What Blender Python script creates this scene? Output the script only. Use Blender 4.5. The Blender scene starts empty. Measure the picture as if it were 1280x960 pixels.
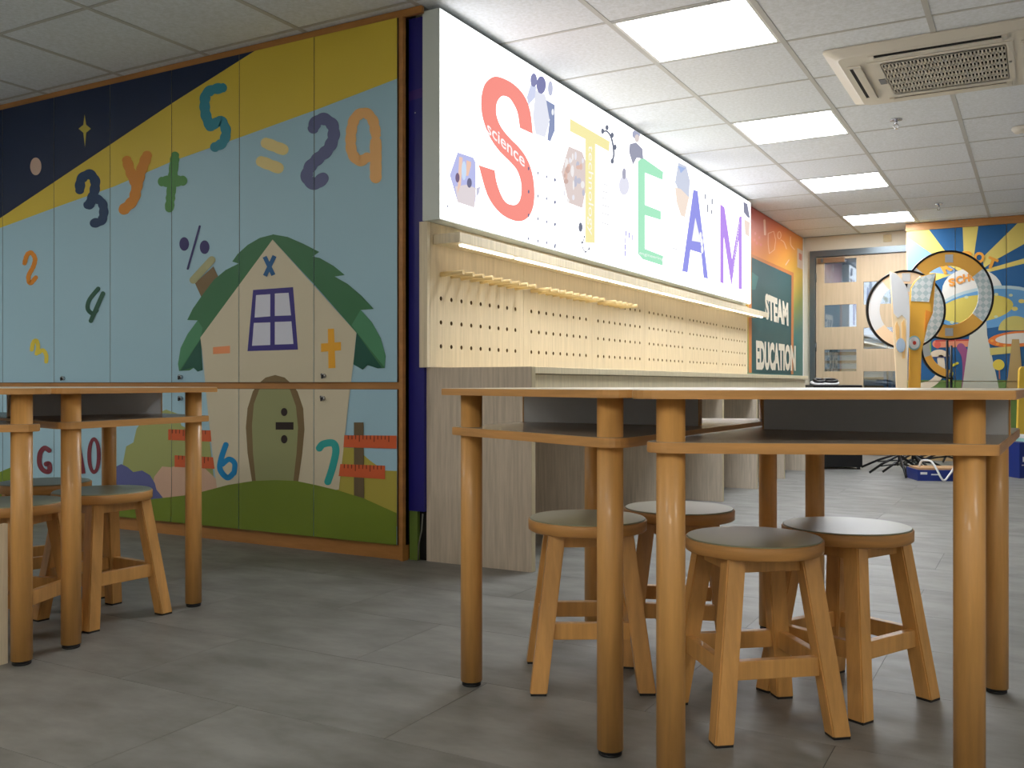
import bpy, bmesh, math, random
from mathutils import Vector, Matrix
random.seed(4)
SC = bpy.context.scene
COL = SC.collection
PI = math.pi
R = math.radians

# ------------------------------------------------------------------ camera
H = 0.75                      # camera height (m)
F = 1180.0                    # focal length in px of the 1280 wide frame
A = math.atan(660 / F)        # heading, to the left of +Y
FW = Vector((-math.sin(A), math.cos(A), 0)); RT = Vector((math.cos(A), math.sin(A), 0)); UP = Vector((0, 0, 1))
cam = bpy.data.cameras.new('camera'); cam.sensor_width = 36; cam.lens = F / 1280 * 36
cam.clip_start = 0.02; cam.clip_end = 100
co = bpy.data.objects.new('camera', cam); COL.objects.link(co)
co.location = (0, 0, H); co.rotation_euler = (PI / 2, 0, A)
SC.camera = co
# ------------------------------------------------------------------ world, view, lights
w = bpy.data.worlds.new('world'); SC.world = w; w.use_nodes = True
w.node_tree.nodes['Background'].inputs[0].default_value = (0.9, 0.92, 1.0, 1)
w.node_tree.nodes['Background'].inputs[1].default_value = 0.10
SC.view_settings.view_transform = 'Standard'; SC.view_settings.look = 'None'
SC.view_settings.gamma = 1; SC.view_settings.use_curve_mapping = False
SC.view_settings.exposure = 0.45
PANEL_E = 24.0                # ceiling light panels
BOX_E = 0.72                  # backlit sign
LED_E = 3.4                   # strips below the shelf
CZ = 2.34                     # ceiling height
BACK_FILL_E = 13.5  # added fill panels behind the camera

def lin(c):
    out = []
    for v in c[:3]:
        v /= 255.0
        out.append(v / 12.92 if v <= 0.04045 else ((v + 0.055) / 1.055) ** 2.4)
    return (out[0], out[1], out[2], 1)

# ------------------------------------------------------------------ materials
MATS = {}
def mat(name, rgb=(200, 200, 200), rough=0.5, spec=0.5, metal=0.0, emit=0.0, grain=None, bump=0.0, dark=0.8, scale=(1, 1, 1), nscale=8.0, coat=0.0):
    """Principled material; grain = stretch vector for a wood or cloud pattern in object space."""
    if name in MATS: return MATS[name]
    m = bpy.data.materials.new(name); m.use_nodes = True; MATS[name] = m
    nt = m.node_tree; b = nt.nodes['Principled BSDF']
    c = lin(rgb)
    b.inputs['Base Color'].default_value = c
    b.inputs['Roughness'].default_value = rough
    b.inputs['Metallic'].default_value = metal
    b.inputs['Specular IOR Level'].default_value = spec
    b.inputs['Coat Weight'].default_value = coat
    if emit:
        b.inputs['Emission Color'].default_value = c
        b.inputs['Emission Strength'].default_value = emit
        b.inputs['Base Color'].default_value = (.02, .02, .02, 1)
    if grain:
        tc = nt.nodes.new('ShaderNodeTexCoord'); mp = nt.nodes.new('ShaderNodeMapping')
        mp.inputs['Scale'].default_value = grain
        nt.links.new(tc.outputs['Object'], mp.inputs['Vector'])
        n = nt.nodes.new('ShaderNodeTexNoise'); n.inputs['Scale'].default_value = nscale
        n.inputs['Detail'].default_value = 6; n.inputs['Roughness'].default_value = 0.6
        nt.links.new(mp.outputs[0], n.inputs['Vector'])
        oi = nt.nodes.new('ShaderNodeObjectInfo')
        ad = nt.nodes.new('ShaderNodeVectorMath'); ad.operation = 'ADD'
        sc = nt.nodes.new('ShaderNodeVectorMath'); sc.operation = 'SCALE'; sc.inputs['Scale'].default_value = 17.0
        cb = nt.nodes.new('ShaderNodeCombineXYZ')
        for i in range(3): nt.links.new(oi.outputs['Random'], cb.inputs[i])
        nt.links.new(cb.outputs[0], sc.inputs[0]); nt.links.new(mp.outputs[0], ad.inputs[0]); nt.links.new(sc.outputs[0], ad.inputs[1])
        nt.links.new(ad.outputs[0], n.inputs['Vector'])
        r = nt.nodes.new('ShaderNodeValToRGB')
        r.color_ramp.elements[0].position = 0.32; r.color_ramp.elements[1].position = 0.68
        r.color_ramp.elements[0].color = (c[0] * dark, c[1] * dark, c[2] * dark * .97, 1)
        r.color_ramp.elements[1].color = (min(1, c[0] * 1.1), min(1, c[1] * 1.1), min(1, c[2] * 1.1), 1)
        nt.links.new(n.outputs['Fac'], r.inputs[0]); nt.links.new(r.outputs[0], b.inputs['Base Color'])
        if bump:
            bp = nt.nodes.new('ShaderNodeBump'); bp.inputs['Strength'].default_value = bump; bp.inputs['Distance'].default_value = .002
            nt.links.new(n.outputs['Fac'], bp.inputs['Height']); nt.links.new(bp.outputs[0], b.inputs['Normal'])
    return m

PK = [1.0]
def paint(rgb):
    rgb = tuple(min(246, int(c * PK[0])) for c in rgb)
    return mat('print_%d_%d_%d' % tuple(rgb), rgb, rough=0.42, spec=0.35)
def glow(rgb): return mat('backlit_%d_%d_%d' % tuple(rgb), rgb, rough=0.9, spec=0, emit=BOX_E)

BEECH = mat('beech', (206, 153, 86), rough=.42, grain=(9, 9, .7), nscale=5, dark=.80, bump=.05, coat=.15)
BEECHX = mat('beech_edge', (200, 146, 82), rough=.42, grain=(1.2, 1.2, 14), nscale=5, dark=.82, coat=.15)
ASH = mat('pale_laminate', (220, 206, 178), rough=.5, grain=(16, 16, .8), nscale=6, dark=.84)
ASHG = mat('greige_laminate', (204, 190, 172), rough=.5, grain=(16, 16, .8), nscale=6, dark=.82)
ASHE = mat('pale_edge_band', (206, 192, 156), rough=.45)
LAMT = mat('table_laminate', (222, 212, 190), rough=.28, spec=.5)
LAMS = mat('stool_laminate', (146, 152, 126), rough=.33, spec=.5)
LAMD = mat('shelf_laminate', (158, 148, 132), rough=.24, spec=.5)
GREYP = mat('grey_board', (200, 202, 204), rough=.45)
RUB = mat('black_rubber', (22, 22, 24), rough=.5)
BLK = mat('black_paint', (14, 14, 16), rough=.4)
CHROME = mat('lock_metal', (200, 200, 205), rough=.25, metal=1)
WHITEP = mat('white_paint', (226, 226, 222), rough=.55)
CEIL = mat('ceiling_tile_board', (229, 232, 238), rough=.9, spec=.1, grain=(1, 1, 1), nscale=60, dark=.93, bump=.1)
TBAR = mat('ceiling_bar_paint', (196, 194, 190), rough=.6)
FLOORM = mat('vinyl_floor_tile', (134, 133, 129), rough=.48, spec=.35, grain=(1, 1.9, 1), nscale=4.5, dark=.66, bump=.02)
GROUT = mat('floor_joint', (70, 68, 66), rough=.9, spec=.1)
LIGHTM = mat('light_diffuser', (246, 250, 255), emit=PANEL_E)
LEDM = mat('led_strip_diffuser', (255, 243, 224), emit=LED_E)
BACK_FILL = mat('rear_fill_diffuser', (255, 250, 240), emit=BACK_FILL_E)
FRAMEW = mat('cabinet_frame_wood', (178, 124, 66), rough=.45, grain=(1, 1, 6), nscale=4, dark=.8)
ACP = mat('cassette_plastic', (222, 214, 200), rough=.45)
DKV = mat('dark_void', (20, 17, 14), rough=.9)
STEEL = mat('door_frame_steel', (96, 104, 108), rough=.3, metal=.6)
DOORW = mat('tan_door_laminate', (190, 170, 142), rough=.45, grain=(10, 10, .6), nscale=3, dark=.93)
WALLP = mat('cream_wall_paint', (212, 204, 186), rough=.7)
WALLG = mat('plain_wall_paint', (228, 228, 226), rough=.8)

# ------------------------------------------------------------------ mesh helpers
def box(bm, x0, x1, y0, y1, z0, z1, mi=0, bev=0.0, M=None):
    vs = [bm.verts.new(p) for p in ((x0, y0, z0), (x1, y0, z0), (x1, y1, z0), (x0, y1, z0), (x0, y0, z1), (x1, y0, z1), (x1, y1, z1), (x0, y1, z1))]
    fs = [bm.faces.new([vs[i] for i in f]) for f in ((3, 2, 1, 0), (4, 5, 6, 7), (0, 1, 5, 4), (1, 2, 6, 5), (2, 3, 7, 6), (3, 0, 4, 7))]
    for f in fs: f.material_index = mi
    if bev:
        es = set(e for f in fs for e in f.edges)
        r = bmesh.ops.bevel(bm, geom=list(es), offset=bev, segments=2, profile=.6, affect='EDGES', clamp_overlap=True)
        vs = list(set(v for f in r['faces'] for v in f.verts) | set(v for v in vs if v.is_valid))
        for f in r['faces']: f.material_index = mi
    if M is not None:
        for v in vs: v.co = M @ v.co
    return vs

def cyl(bm, p0, p1, r0, r1=None, n=20, mi=0, caps=True):
    p0 = Vector(p0); p1 = Vector(p1); r1 = r0 if r1 is None else r1
    d = (p1 - p0).normalized(); a = d.orthogonal().normalized(); b = d.cross(a)
    rings = []
    for p, r in ((p0, r0), (p1, r1)):
        rings.append([bm.verts.new(p + (a * math.cos(2 * PI * i / n) + b * math.sin(2 * PI * i / n)) * r) for i in range(n)])
    for i in range(n):
        f = bm.faces.new((rings[0][i], rings[0][(i + 1) % n], rings[1][(i + 1) % n], rings[1][i])); f.smooth = True; f.material_index = mi
    if caps:
        for ring in (rings[0][::-1], rings[1]):
            f = bm.faces.new(ring); f.material_index = mi

def lathe(bm, prof, c=(0, 0, 0), n=32, mi=0):
    """prof: (radius, z) from bottom to top, closed at both ends."""
    c = Vector(c); rings = []
    for r, z in prof:
        if r < 1e-6: rings.append([bm.verts.new(c + Vector((0, 0, z)))])
        else: rings.append([bm.verts.new(c + Vector((r * math.cos(2 * PI * i / n), r * math.sin(2 * PI * i / n), z))) for i in range(n)])
    for k in range(len(rings) - 1):
        a, b = rings[k], rings[k + 1]
        for i in range(n):
            j = (i + 1) % n
            if len(a) == 1 and len(b) == 1: continue
            if len(a) == 1: f = bm.faces.new((a[0], b[j], b[i]))
            elif len(b) == 1: f = bm.faces.new((a[i], a[j], b[0]))
            else: f = bm.faces.new((a[i], a[j], b[j], b[i]))
            f.material_index = mi; f.smooth = abs(prof[k + 1][1] - prof[k][1]) > .6 * abs(prof[k + 1][0] - prof[k][0])

def prism(bm, pts, z0, z1, mi=0, top_mi=None):
    n = len(pts)
    lo = [bm.verts.new((p[0], p[1], z0)) for p in pts]; hi = [bm.verts.new((p[0], p[1], z1)) for p in pts]
    f = bm.faces.new(lo[::-1]); f.material_index = mi
    f = bm.faces.new(hi); f.material_index = mi if top_mi is None else top_mi
    for i in range(n):
        f = bm.faces.new((lo[i], lo[(i + 1) % n], hi[(i + 1) % n], hi[i])); f.material_index = mi

def tube(bm, pts, r, n=10, mi=0):
    pts = [Vector(p) for p in pts]; rings = []
    for i, p in enumerate(pts):
        d = (pts[min(i + 1, len(pts) - 1)] - pts[max(i - 1, 0)]).normalized()
        if i == 0: a = d.orthogonal().normalized()
        else: a = (a - d * a.dot(d)).normalized()
        b = d.cross(a)
        rings.append([bm.verts.new(p + (a * math.cos(2 * PI * k / n) + b * math.sin(2 * PI * k / n)) * r) for k in range(n)])
    for i in range(len(rings) - 1):
        for k in range(n):
            f = bm.faces.new((rings[i][k], rings[i][(k + 1) % n], rings[i + 1][(k + 1) % n], rings[i + 1][k])); f.smooth = True; f.material_index = mi
    bm.faces.new(rings[0][::-1]).material_index = mi; bm.faces.new(rings[-1]).material_index = mi

def obj(name, bm, mats, parent=None, loc=None, shade=None):
    me = bpy.data.meshes.new(name)
    bmesh.ops.recalc_face_normals(bm, faces=bm.faces[:])
    bm.to_mesh(me); bm.free()
    for m in (mats if isinstance(mats, (list, tuple)) else [mats]): me.materials.append(m)
    o = bpy.data.objects.new(name, me); COL.objects.link(o)
    if parent: o.parent = parent
    if loc: o.location = loc
    return o

def tag(o, label=None, cat=None, group=None, kind=None):
    if label: o['label'] = label
    if cat: o['category'] = cat
    if group: o['group'] = group
    if kind: o['kind'] = kind
    return o

def thing(name, label, cat, loc=(0, 0, 0), rz=0, group=None):
    o = bpy.data.objects.new(name, None); COL.objects.link(o); o.empty_display_size = .1
    o.location = loc; o.rotation_euler = (0, 0, rz)
    return tag(o, label, cat, group)

def boxobj(name, m, parent, *b, bev=0.0, loc=None):
    bm = bmesh.new(); box(bm, *b, bev=bev); return obj(name, bm, m, parent, loc)

def copy_tree(o, parent=None):
    c = o.copy(); COL.objects.link(c); c.parent = parent
    for ch in list(o.children): copy_tree(ch, c)
    return c

# ------------------------------------------------------------------ pixel -> wall plane (prints measured from the photograph)
def ray(u, v): return FW * F + RT * (u - 640) + UP * (480 - v)
def on_y(u, v, Y): d = ray(u, v); p = d * (Y / d.y); return Vector((p.x, Y, p.z + H))
def on_x(u, v, X): d = ray(u, v); p = d * (X / d.x); return Vector((X, p.y, p.z + H))
def at_depth(u, v, dep): return ray(u, v) * (dep / F) + Vector((0, 0, H))

class Sheet:
    """Flat print on a wall plane; shapes are clipped to each panel that carries them."""
    def __init__(s, axis, pos, sign):
        s.axis, s.pos, s.sign, s.items, s.mats = axis, pos, sign, [], []
    def P(s, u, v): return on_y(u, v, s.pos) if s.axis == 'y' else on_x(u, v, s.pos)
    def mi(s, m):
        if m not in s.mats: s.mats.append(m)
        return s.mats.index(m)
    def add(s, verts, faces, m, lvl, world=False):
        s.items.append(([Vector(v) if world else s.P(*v) for v in verts], faces, s.mi(m), lvl))
    def poly(s, pts, m, lvl): s.add(pts, [tuple(range(len(pts)))], m, lvl)
    def ell(s, c, rx, ry, m, lvl, rot=0, n=28, a0=0, a1=360):
        pts = []
        full = abs(a1 - a0) >= 360
        for i in range(n if full else n + 1):
            t = R(a0 + (a1 - a0) * i / n); x = rx * math.cos(t); y = -ry * math.sin(t)
            pts.append((c[0] + x * math.cos(R(rot)) - y * math.sin(R(rot)), c[1] + x * math.sin(R(rot)) + y * math.cos(R(rot))))
        s.poly(pts, m, lvl)
    def ring(s, c, rx, ry, wd, m, lvl, n=36, a0=0, a1=360):
        v, f = [], []
        for i in range(n + 1):
            t = R(a0 + (a1 - a0) * i / n)
            for k in (0, 1): v.append((c[0] + (rx - wd * k) * math.cos(t), c[1] - (ry - wd * k) * math.sin(t)))
        for i in range(n): f.append((2 * i, 2 * i + 1, 2 * i + 3, 2 * i + 2))
        s.add(v, f, m, lvl)
    def stroke(s, pts, wd, m, lvl, ht=None, smooth=True, bump=0.0, cap=True):
        ht = ht or wd
        P = [Vector(p) for p in pts]
        if smooth and len(P) > 2:
            Q = []
            for i in range(len(P) - 1):
                p0 = P[max(i - 1, 0)]; p1 = P[i]; p2 = P[i + 1]; p3 = P[min(i + 2, len(P) - 1)]
                for k in range(8):
                    t = k / 8
                    Q.append(.5 * (2 * p1 + (p2 - p0) * t + (2 * p0 - 5 * p1 + 4 * p2 - p3) * t * t + (3 * p1 - p0 - 3 * p2 + p3) * t ** 3))
            Q.append(P[-1]); P = Q
        elif bump:
            P = [P[0].lerp(P[-1], i / 16) for i in range(17)]
        L = []; R_ = []; dist = 0
        def off(i, q, n, k=1.0):
            L.append((q.x + n.x * wd / 2 * k, q.y + n.y * ht / 2 * k)); R_.append((q.x - n.x * wd / 2 * k, q.y - n.y * ht / 2 * k))
        d0 = (P[1] - P[0]).normalized(); dn = (P[-1] - P[-2]).normalized()
        if cap:
            for a in (80, 60, 40, 20):
                q = P[0] - d0 * (wd / 2) * math.sin(R(a)); off(0, q, Vector((-d0.y, d0.x)), math.cos(R(a)))
        for i, q in enumerate(P):
            d = (P[min(i + 1, len(P) - 1)] - P[max(i - 1, 0)]).normalized()
            if i: dist += (P[i] - P[i - 1]).length
            k = 1 + bump * (abs(math.sin(dist / wd * 3.6)) - .5) if bump else 1
            off(i, q, Vector((-d.y, d.x)), k)
        if cap:
            for a in (20, 40, 60, 80):
                q = P[-1] + dn * (wd / 2) * math.sin(R(a)); off(0, q, Vector((-dn.y, dn.x)), math.cos(R(a)))
        n = len(L); v = L + R_
        s.add(v, [(i, i + 1, n + i + 1, n + i) for i in range(n - 1)], m, lvl)
    def text(s, txt, TL, TR, BR, BL, m, lvl, bold=0.02):
        verts, faces = text_mesh(txt, bold)
        x0 = min(v[0] for v in verts); x1 = max(v[0] for v in verts); y0 = min(v[1] for v in verts); y1 = max(v[1] for v in verts)
        TL, TR, BR, BL = [Vector(p) for p in (TL, TR, BR, BL)]
        out = []
        for v in verts:
            a = (v[0] - x0) / (x1 - x0); b = (v[1] - y0) / (y1 - y0)
            q = BL.lerp(BR, a).lerp(TL.lerp(TR, a), b); out.append((q.x, q.y))
        s.add(out, faces, m, lvl)
    def build(s, name, a0, a1, z0, z1, parent, gap=.0004):
        """clip to a0..a1 along the wall and z0..z1, one mesh"""
        ai = 0 if s.axis == 'y' else 1
        ni = 1 - ai
        out = bmesh.new()
        for pts, faces, mi, lvl in s.items:
            us = [p[ai] for p in pts]; zs = [p.z for p in pts]
            if max(us) < a0 or min(us) > a1 or max(zs) < z0 or min(zs) > z1: continue
            b = bmesh.new()
            vs = []
            for p in pts:
                q = p.copy(); q[ni] = s.pos + s.sign * (gap * lvl + .0002); vs.append(b.verts.new(q))
            for f in faces:
                try: b.faces.new([vs[i] for i in f])
                except ValueError: pass
            for ax, val, sg in ((ai, a0, -1), (ai, a1, 1), (2, z0, -1), (2, z1, 1)):
                lo = min([v.co[ax] for v in b.verts], default=val); hi = max([v.co[ax] for v in b.verts], default=val)
                if (sg < 0 and lo >= val) or (sg > 0 and hi <= val): continue
                b.normal_update(); bmesh.ops.triangulate(b, faces=b.faces[:])
                no = Vector((0, 0, 0)); no[ax] = sg; c = Vector((0, 0, 0)); c[ax] = val
                bmesh.ops.bisect_plane(b, geom=b.verts[:] + b.edges[:] + b.faces[:], plane_co=c, plane_no=no, clear_outer=True)
            b.normal_update(); bmesh.ops.triangulate(b, faces=b.faces[:])
            vm = {}
            for f in b.faces:
                if f.calc_area() < 1e-9: continue
                vv = []
                for v in f.verts:
                    if v not in vm: vm[v] = out.verts.new(v.co)
                    vv.append(vm[v])
                nf = out.faces.new(vv); nf.material_index = mi
                nf.normal_update()
                if nf.normal[ni] * s.sign < 0: nf.normal_flip()
            b.free()
        me = bpy.data.meshes.new(name); out.to_mesh(me); out.free()
        for m in s.mats: me.materials.append(m)
        o = bpy.data.objects.new(name, me); COL.objects.link(o); o.parent = parent
        return o

_T = {}
def text_mesh(txt, bold):
    k = (txt, bold)
    if k in _T: return _T[k]
    cu = bpy.data.curves.new('lettering', 'FONT'); cu.body = txt; cu.size = 1; cu.offset = bold; cu.resolution_u = 3
    o = bpy.data.objects.new('lettering', cu); COL.objects.link(o)
    dg = bpy.context.evaluated_depsgraph_get()
    me = o.evaluated_get(dg).to_mesh()
    r = ([tuple(v.co[:2]) for v in me.vertices], [tuple(p.vertices) for p in me.polygons])
    o.evaluated_get(dg).to_mesh_clear()
    bpy.data.objects.remove(o); bpy.data.curves.remove(cu)
    _T[k] = r
    return r

# ================================================================== SETTING
YM = 3.28      # face of the painted cupboard
XW = -2.27     # wall with the sign
YF = 10.52     # far wall
XR, YB, XL = 3.4, -2.6, -6.4
# floor
f0 = tag(boxobj('floor', GROUT, None, XL, XR, YB, YF + .1, -.06, -.0012), kind='structure')
tw, th = .84, .425
meshes = {}
def floor_tile(x0, x1, y0, y1):
    bm = bmesh.new(); g = .0007
    box(bm, x0 + g, x1 - g, y0 + g, y1 - g, -.004, 0)
    obj('floor_tile', bm, FLOORM, f0)
r = -1; y = 2.46 - 5 * th; row = 0
while y < YF:
    y1 = min(y + th, YF)
    x = -.37 - 7 * tw + (tw / 2 if row % 2 == 0 else 0)
    while x < XR:
        # keep to the part of the floor near the view
        xa, xb = max(x, XL), min(x + tw, XR)
        if xb - xa > .01 and not (y > 3.8 and xb < -2.3) and not (xa > .6 + y * .22):
            floor_tile(xa, xb, y, y1)
        x += tw
    y += th; row += 1
bm = bmesh.new(); box(bm, XL, XR, YB, 2.46 - 5 * th, -.004, 0); obj('floor_tile', bm, FLOORM, f0)
bm = bmesh.new(); xs = .6 + 3.4 * .22 + .9
box(bm, 2.75, XR, 2.46 - 5 * th, YF, -.004, -.0005)
obj('floor_tile', bm, FLOORM, f0)

# ceiling with grid of tiles
c0 = tag(boxobj('ceiling', DKV, None, XL, XR, YB, YF + .1, CZ + .03, CZ + .12), kind='structure')
GX = [-1.04 + .62 * k for k in range(-9, 8)]
GY = [4.45 + .6125 * k for k in range(-12, 11)]
LIGHTS = []
AC = (-.89, .05, 4.68, 5.61)
xs = [XL] + [g for g in GX if XL + .05 < g < XR - .05] + [XR]
ys = [YB] + [g for g in GY if YB + .05 < g < YF - .05] + [YF]
def is_light(x0, y0):
    c = (x0 + .31, y0 + .306)
    for (lx, ly) in ((-1.35, 4.14), (-1.35, 5.98), (-1.35, 7.82), (-1.35, 9.66)):
        if abs(c[0] - lx) < .2 and abs(c[1] - ly) < .2: return 1
    for (lx, ly) in ((2.05, 4.14), (2.05, 5.98), (2.05, 7.82), (2.05, 9.66)):
        if abs(c[0] - lx) < .2 and abs(c[1] - ly) < .2: return 1
    for (lx, ly) in ((.2, -1.4), (2.05, .47), (-1.35, -.76), (-3.2, -1.37), (-4.45, .47), (-5.7, 1.08)):  # unseen panels added as fill light for the foreground
        if abs(c[0] - lx) < .33 and abs(c[1] - ly) < .31: return 2
    return 0
mesh_tile = None
for i in range(len(xs) - 1):
    for j in range(len(ys) - 1):
        x0, x1, y0, y1 = xs[i], xs[i + 1], ys[j], ys[j + 1]
        L = is_light(x0, y0)
        if L:
            LIGHTS.append((x0, x1, y0, y1, L)); continue
        full = abs(x1 - x0 - .62) < .001 and abs(y1 - y0 - .6125) < .001
        g = .011
        if full and mesh_tile:
            o = bpy.data.objects.new('ceiling_tile', mesh_tile); COL.objects.link(o); o.parent = c0
            o.location = ((x0 + x1) / 2, (y0 + y1) / 2, 0)
        else:
            cx, cy = (x0 + x1) / 2, (y0 + y1) / 2
            bm = bmesh.new(); box(bm, x0 - cx + g, x1 - cx - g, y0 - cy + g, y1 - cy - g, CZ + .002, CZ + .018, bev=.003)
            o = obj('ceiling_tile', bm, CEIL, c0, (cx, cy, 0))
            if full: mesh_tile = o.data
for g in xs[1:-1]: boxobj('ceiling_bar', TBAR, c0, g - .012, g + .012, YB, YF, CZ, CZ + .01)
bm = bmesh.new()
for g in ys[1:-1]: boxobj('ceiling_bar', TBAR, c0, XL, XR, g - .008, g + .008, CZ + .0015, CZ + .01)
nl = {1: 'first', 2: 'second', 3: 'third', 4: 'farthest'}
k = 0
for (x0, x1, y0, y1, L) in LIGHTS:
    if L == 1 and x0 < 0:
        k += 1
        lab = ['large square ceiling light panel nearest the camera, above the start of the sign',
               'square ceiling light panel left of the air conditioner, second in the row',
               'square ceiling light panel between the second and the farthest lit panels',
               'farthest lit square ceiling light panel, above the tan door'][k - 1]
    else:
        row = ['first', 'second', 'third', 'fourth', 'fifth', 'sixth', 'seventh', 'eighth', 'ninth', 'tenth', 'eleventh', 'twelfth', 'thirteenth', 'fourteenth', 'fifteenth'][len([o_ for o_ in bpy.data.objects if o_.name.startswith('ceiling_light')]) - k]
        lab = 'square ceiling light panel %s, %s of those outside the picture' % (['at the far right of the room', 'behind the camera'][L - 1], row)
    t = thing('ceiling_light', lab, 'ceiling light', ((x0 + x1) / 2, (y0 + y1) / 2, CZ), 0, 'recessed ceiling light panels')
    hx, hy = (x1 - x0) / 2 - .012, (y1 - y0) / 2 - .012
    bm = bmesh.new()
    for b in ((-hx, hx, -hy, -hy + .014), (-hx, hx, hy - .014, hy), (-hx, -hx + .014, -hy + .014, hy - .014), (hx - .014, hx, -hy + .014, hy - .014)):
        box(bm, *b, .000, .02)
    obj('frame', bm, WHITEP, t)
    boxobj('diffuser', LIGHTM if L == 1 else BACK_FILL, t, -hx + .014, hx - .014, -hy + .014, hy - .014, .004, .012)

# walls
tag(boxobj('wall_left', WALLP, None, XW - .075, XW, 3.345, YF, 0, CZ), kind='structure')
tag(boxobj('wall_alcove', WALLG, None, XL, XW - .076, 3.80, 3.88, 0, CZ), kind='structure')
tag(boxobj('wall_near_left', WALLG, None, XL - .1, XL, YB, 3.88, 0, CZ), kind='structure')
tag(boxobj('wall_right', WALLG, None, XR, XR + .1, YB, YF, 0, CZ), kind='structure')
tag(boxobj('wall_back', WALLG, None, XL, XR, YB - .1, YB, 0, CZ), kind='structure')
# far wall with the opening of the door
DX0, DX1, DZ = -2.175, -1.02, 2.185
bm = bmesh.new()
box(bm, XW, DX0, YF, YF + .1, 0, CZ); box(bm, DX1, XR, YF, YF + .1, 0, CZ); box(bm, DX0, DX1, YF, YF + .1, DZ, CZ)
tag(obj('wall_far', bm, WALLP), kind='structure')
bm = bmesh.new(); box(bm, -3.4, .2, YF + 1.9, YF + 2.0, 0, CZ); box(bm, -3.5, -3.4, YF + .1, YF + 2.0, 0, CZ); box(bm, .2, .3, YF + .1, YF + 2.0, 0, CZ)
box(bm, -3.4, .2, YF + .1, YF + 1.9, CZ, CZ + .1); box(bm, -3.4, .2, YF + .1, YF + 1.9, -.06, 0)
tag(obj('wall_corridor', bm, mat('corridor_paint', (176, 186, 196), rough=.5)), kind='structure')
t = thing('ceiling_light', 'lit panel of the corridor seen through the glass of the tan door', 'ceiling light', (-1.6, YF + 1.0, CZ))  # added lamp, out of view, brightens the space behind the panes
boxobj('diffuser', LIGHTM, t, -.3, .3, -.15, .15, -.02, 0)
bm = bmesh.new()                                   # things seen through the panes: blinds and shelving of the corridor
for i in range(14): box(bm, -1.55 + i * .05, -1.52 + i * .05, YF + .9, YF + .93, .0, 1.55)
tag(obj('vertical_blind', bm, mat('blind_fabric', (120, 150, 180), rough=.7)), 'pale blue upright slats seen through the low pane of the tan door', 'blind')
t = thing('corridor_shelf', 'dark timber shelving seen through the lower left pane of the tan door', 'shelf', (-2.3, YF + 1.2, 0))
for z in (.1, .4, .7, .8, .9, 1.0, 1.1, 1.2, 1.3): boxobj('shelf_board', mat('dark_board', (150, 110, 60), rough=.5), t, -.5, .75, 0, .35, z, z + .03)
for x in (-.5, .1, .72): boxobj('upright', mat('dark_upright', (60, 52, 48), rough=.5), t, x, x + .03, 0, .36, 0, 1.35)

# door frame and leaf
d0 = bmesh.new()
box(d0, DX0, DX0 + .055, YF - .03, YF + .1, 0, DZ); box(d0, DX1 - .055, DX1, YF - .03, YF + .1, 0, DZ); box(d0, DX0 + .055, DX1 - .055, YF - .03, YF + .1, DZ - .065, DZ)
tag(obj('door_frame', d0, STEEL), kind='structure').name = 'trim_1'
dr = bpy.data.objects.new('door_1', None); COL.objects.link(dr); tag(dr, kind='structure')
lx0, lx1, lz1 = DX0 + .06, DX1 - .06, DZ - .07
PX = [(-2.03, -1.70), (-1.63, -1.30)]
PZ = [[(1.835, 2.09), (1.36, 1.60), (.885, 1.12), (.42, .66)], [(1.59, 1.83), (1.12, 1.345), (.64, .885), (.2, .42)]]
cols = [lx0, PX[0][0], PX[0][1], PX[1][0], PX[1][1], lx1]
bm = bmesh.new()
ya, yb = YF + .005, YF + .045
for a, b in ((lx0, PX[0][0]), (PX[0][1], PX[1][0]), (PX[1][1], lx1)): box(bm, a, b, ya, yb, .01, lz1)
for (a, b), zs in zip(PX, PZ):
    zz = sorted(zs); cur = .01
    for z0, z1 in zz:
        box(bm, a, b, ya, yb, cur, z0); cur = z1
    box(bm, a, b, ya, yb, cur, lz1)
obj('leaf', bm, DOORW, dr)
GL = bpy.data.materials.new('tinted_glass'); GL.use_nodes = True
nt = GL.node_tree; nt.nodes.clear()
o_ = nt.nodes.new('ShaderNodeOutputMaterial'); mx = nt.nodes.new('ShaderNodeMixShader'); tr = nt.nodes.new('ShaderNodeBsdfTransparent'); gs = nt.nodes.new('ShaderNodeBsdfGlossy')
gs.inputs['Roughness'].default_value = .03; gs.inputs['Color'].default_value = (.9, .95, 1, 1); tr.inputs['Color'].default_value = (.72, .8, .86, 1)
mx.inputs[0].default_value = .22
nt.links.new(tr.outputs[0], mx.inputs[1]); nt.links.new(gs.outputs[0], mx.inputs[2]); nt.links.new(mx.outputs[0], o_.inputs[0])
for (a, b), zs in zip(PX, PZ):
    for z0, z1 in zs: boxobj('pane', GL, dr, a, b, YF + .02, YF + .028, z0, z1)
boxobj('door_closer', mat('closer_bronze', (128, 98, 72), rough=.4, metal=.3), dr, lx0 + .02, lx0 + .3, YF - .03, YF + .005, lz1 - .065, lz1 - .012, bev=.004)
bm = bmesh.new(); box(bm, lx0 + .06, lx0 + .08, YF - .05, YF - .03, lz1 - .06, lz1 - .02)
for z in (.3, 1.1, 1.85): cyl(bm, (lx0 - .002, YF - .004, z), (lx0 - .002, YF - .004, z + .1), .008)
obj('hinge', bm, STEEL, dr)
tag(boxobj('wall_plate', mat('beige_plate', (190, 172, 130), rough=.5), None, -1.43, -1.35, YF - .015, YF, 2.235, 2.31, bev=.003), 'small square beige plate on the wall above the door frame', 'plate')

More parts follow.
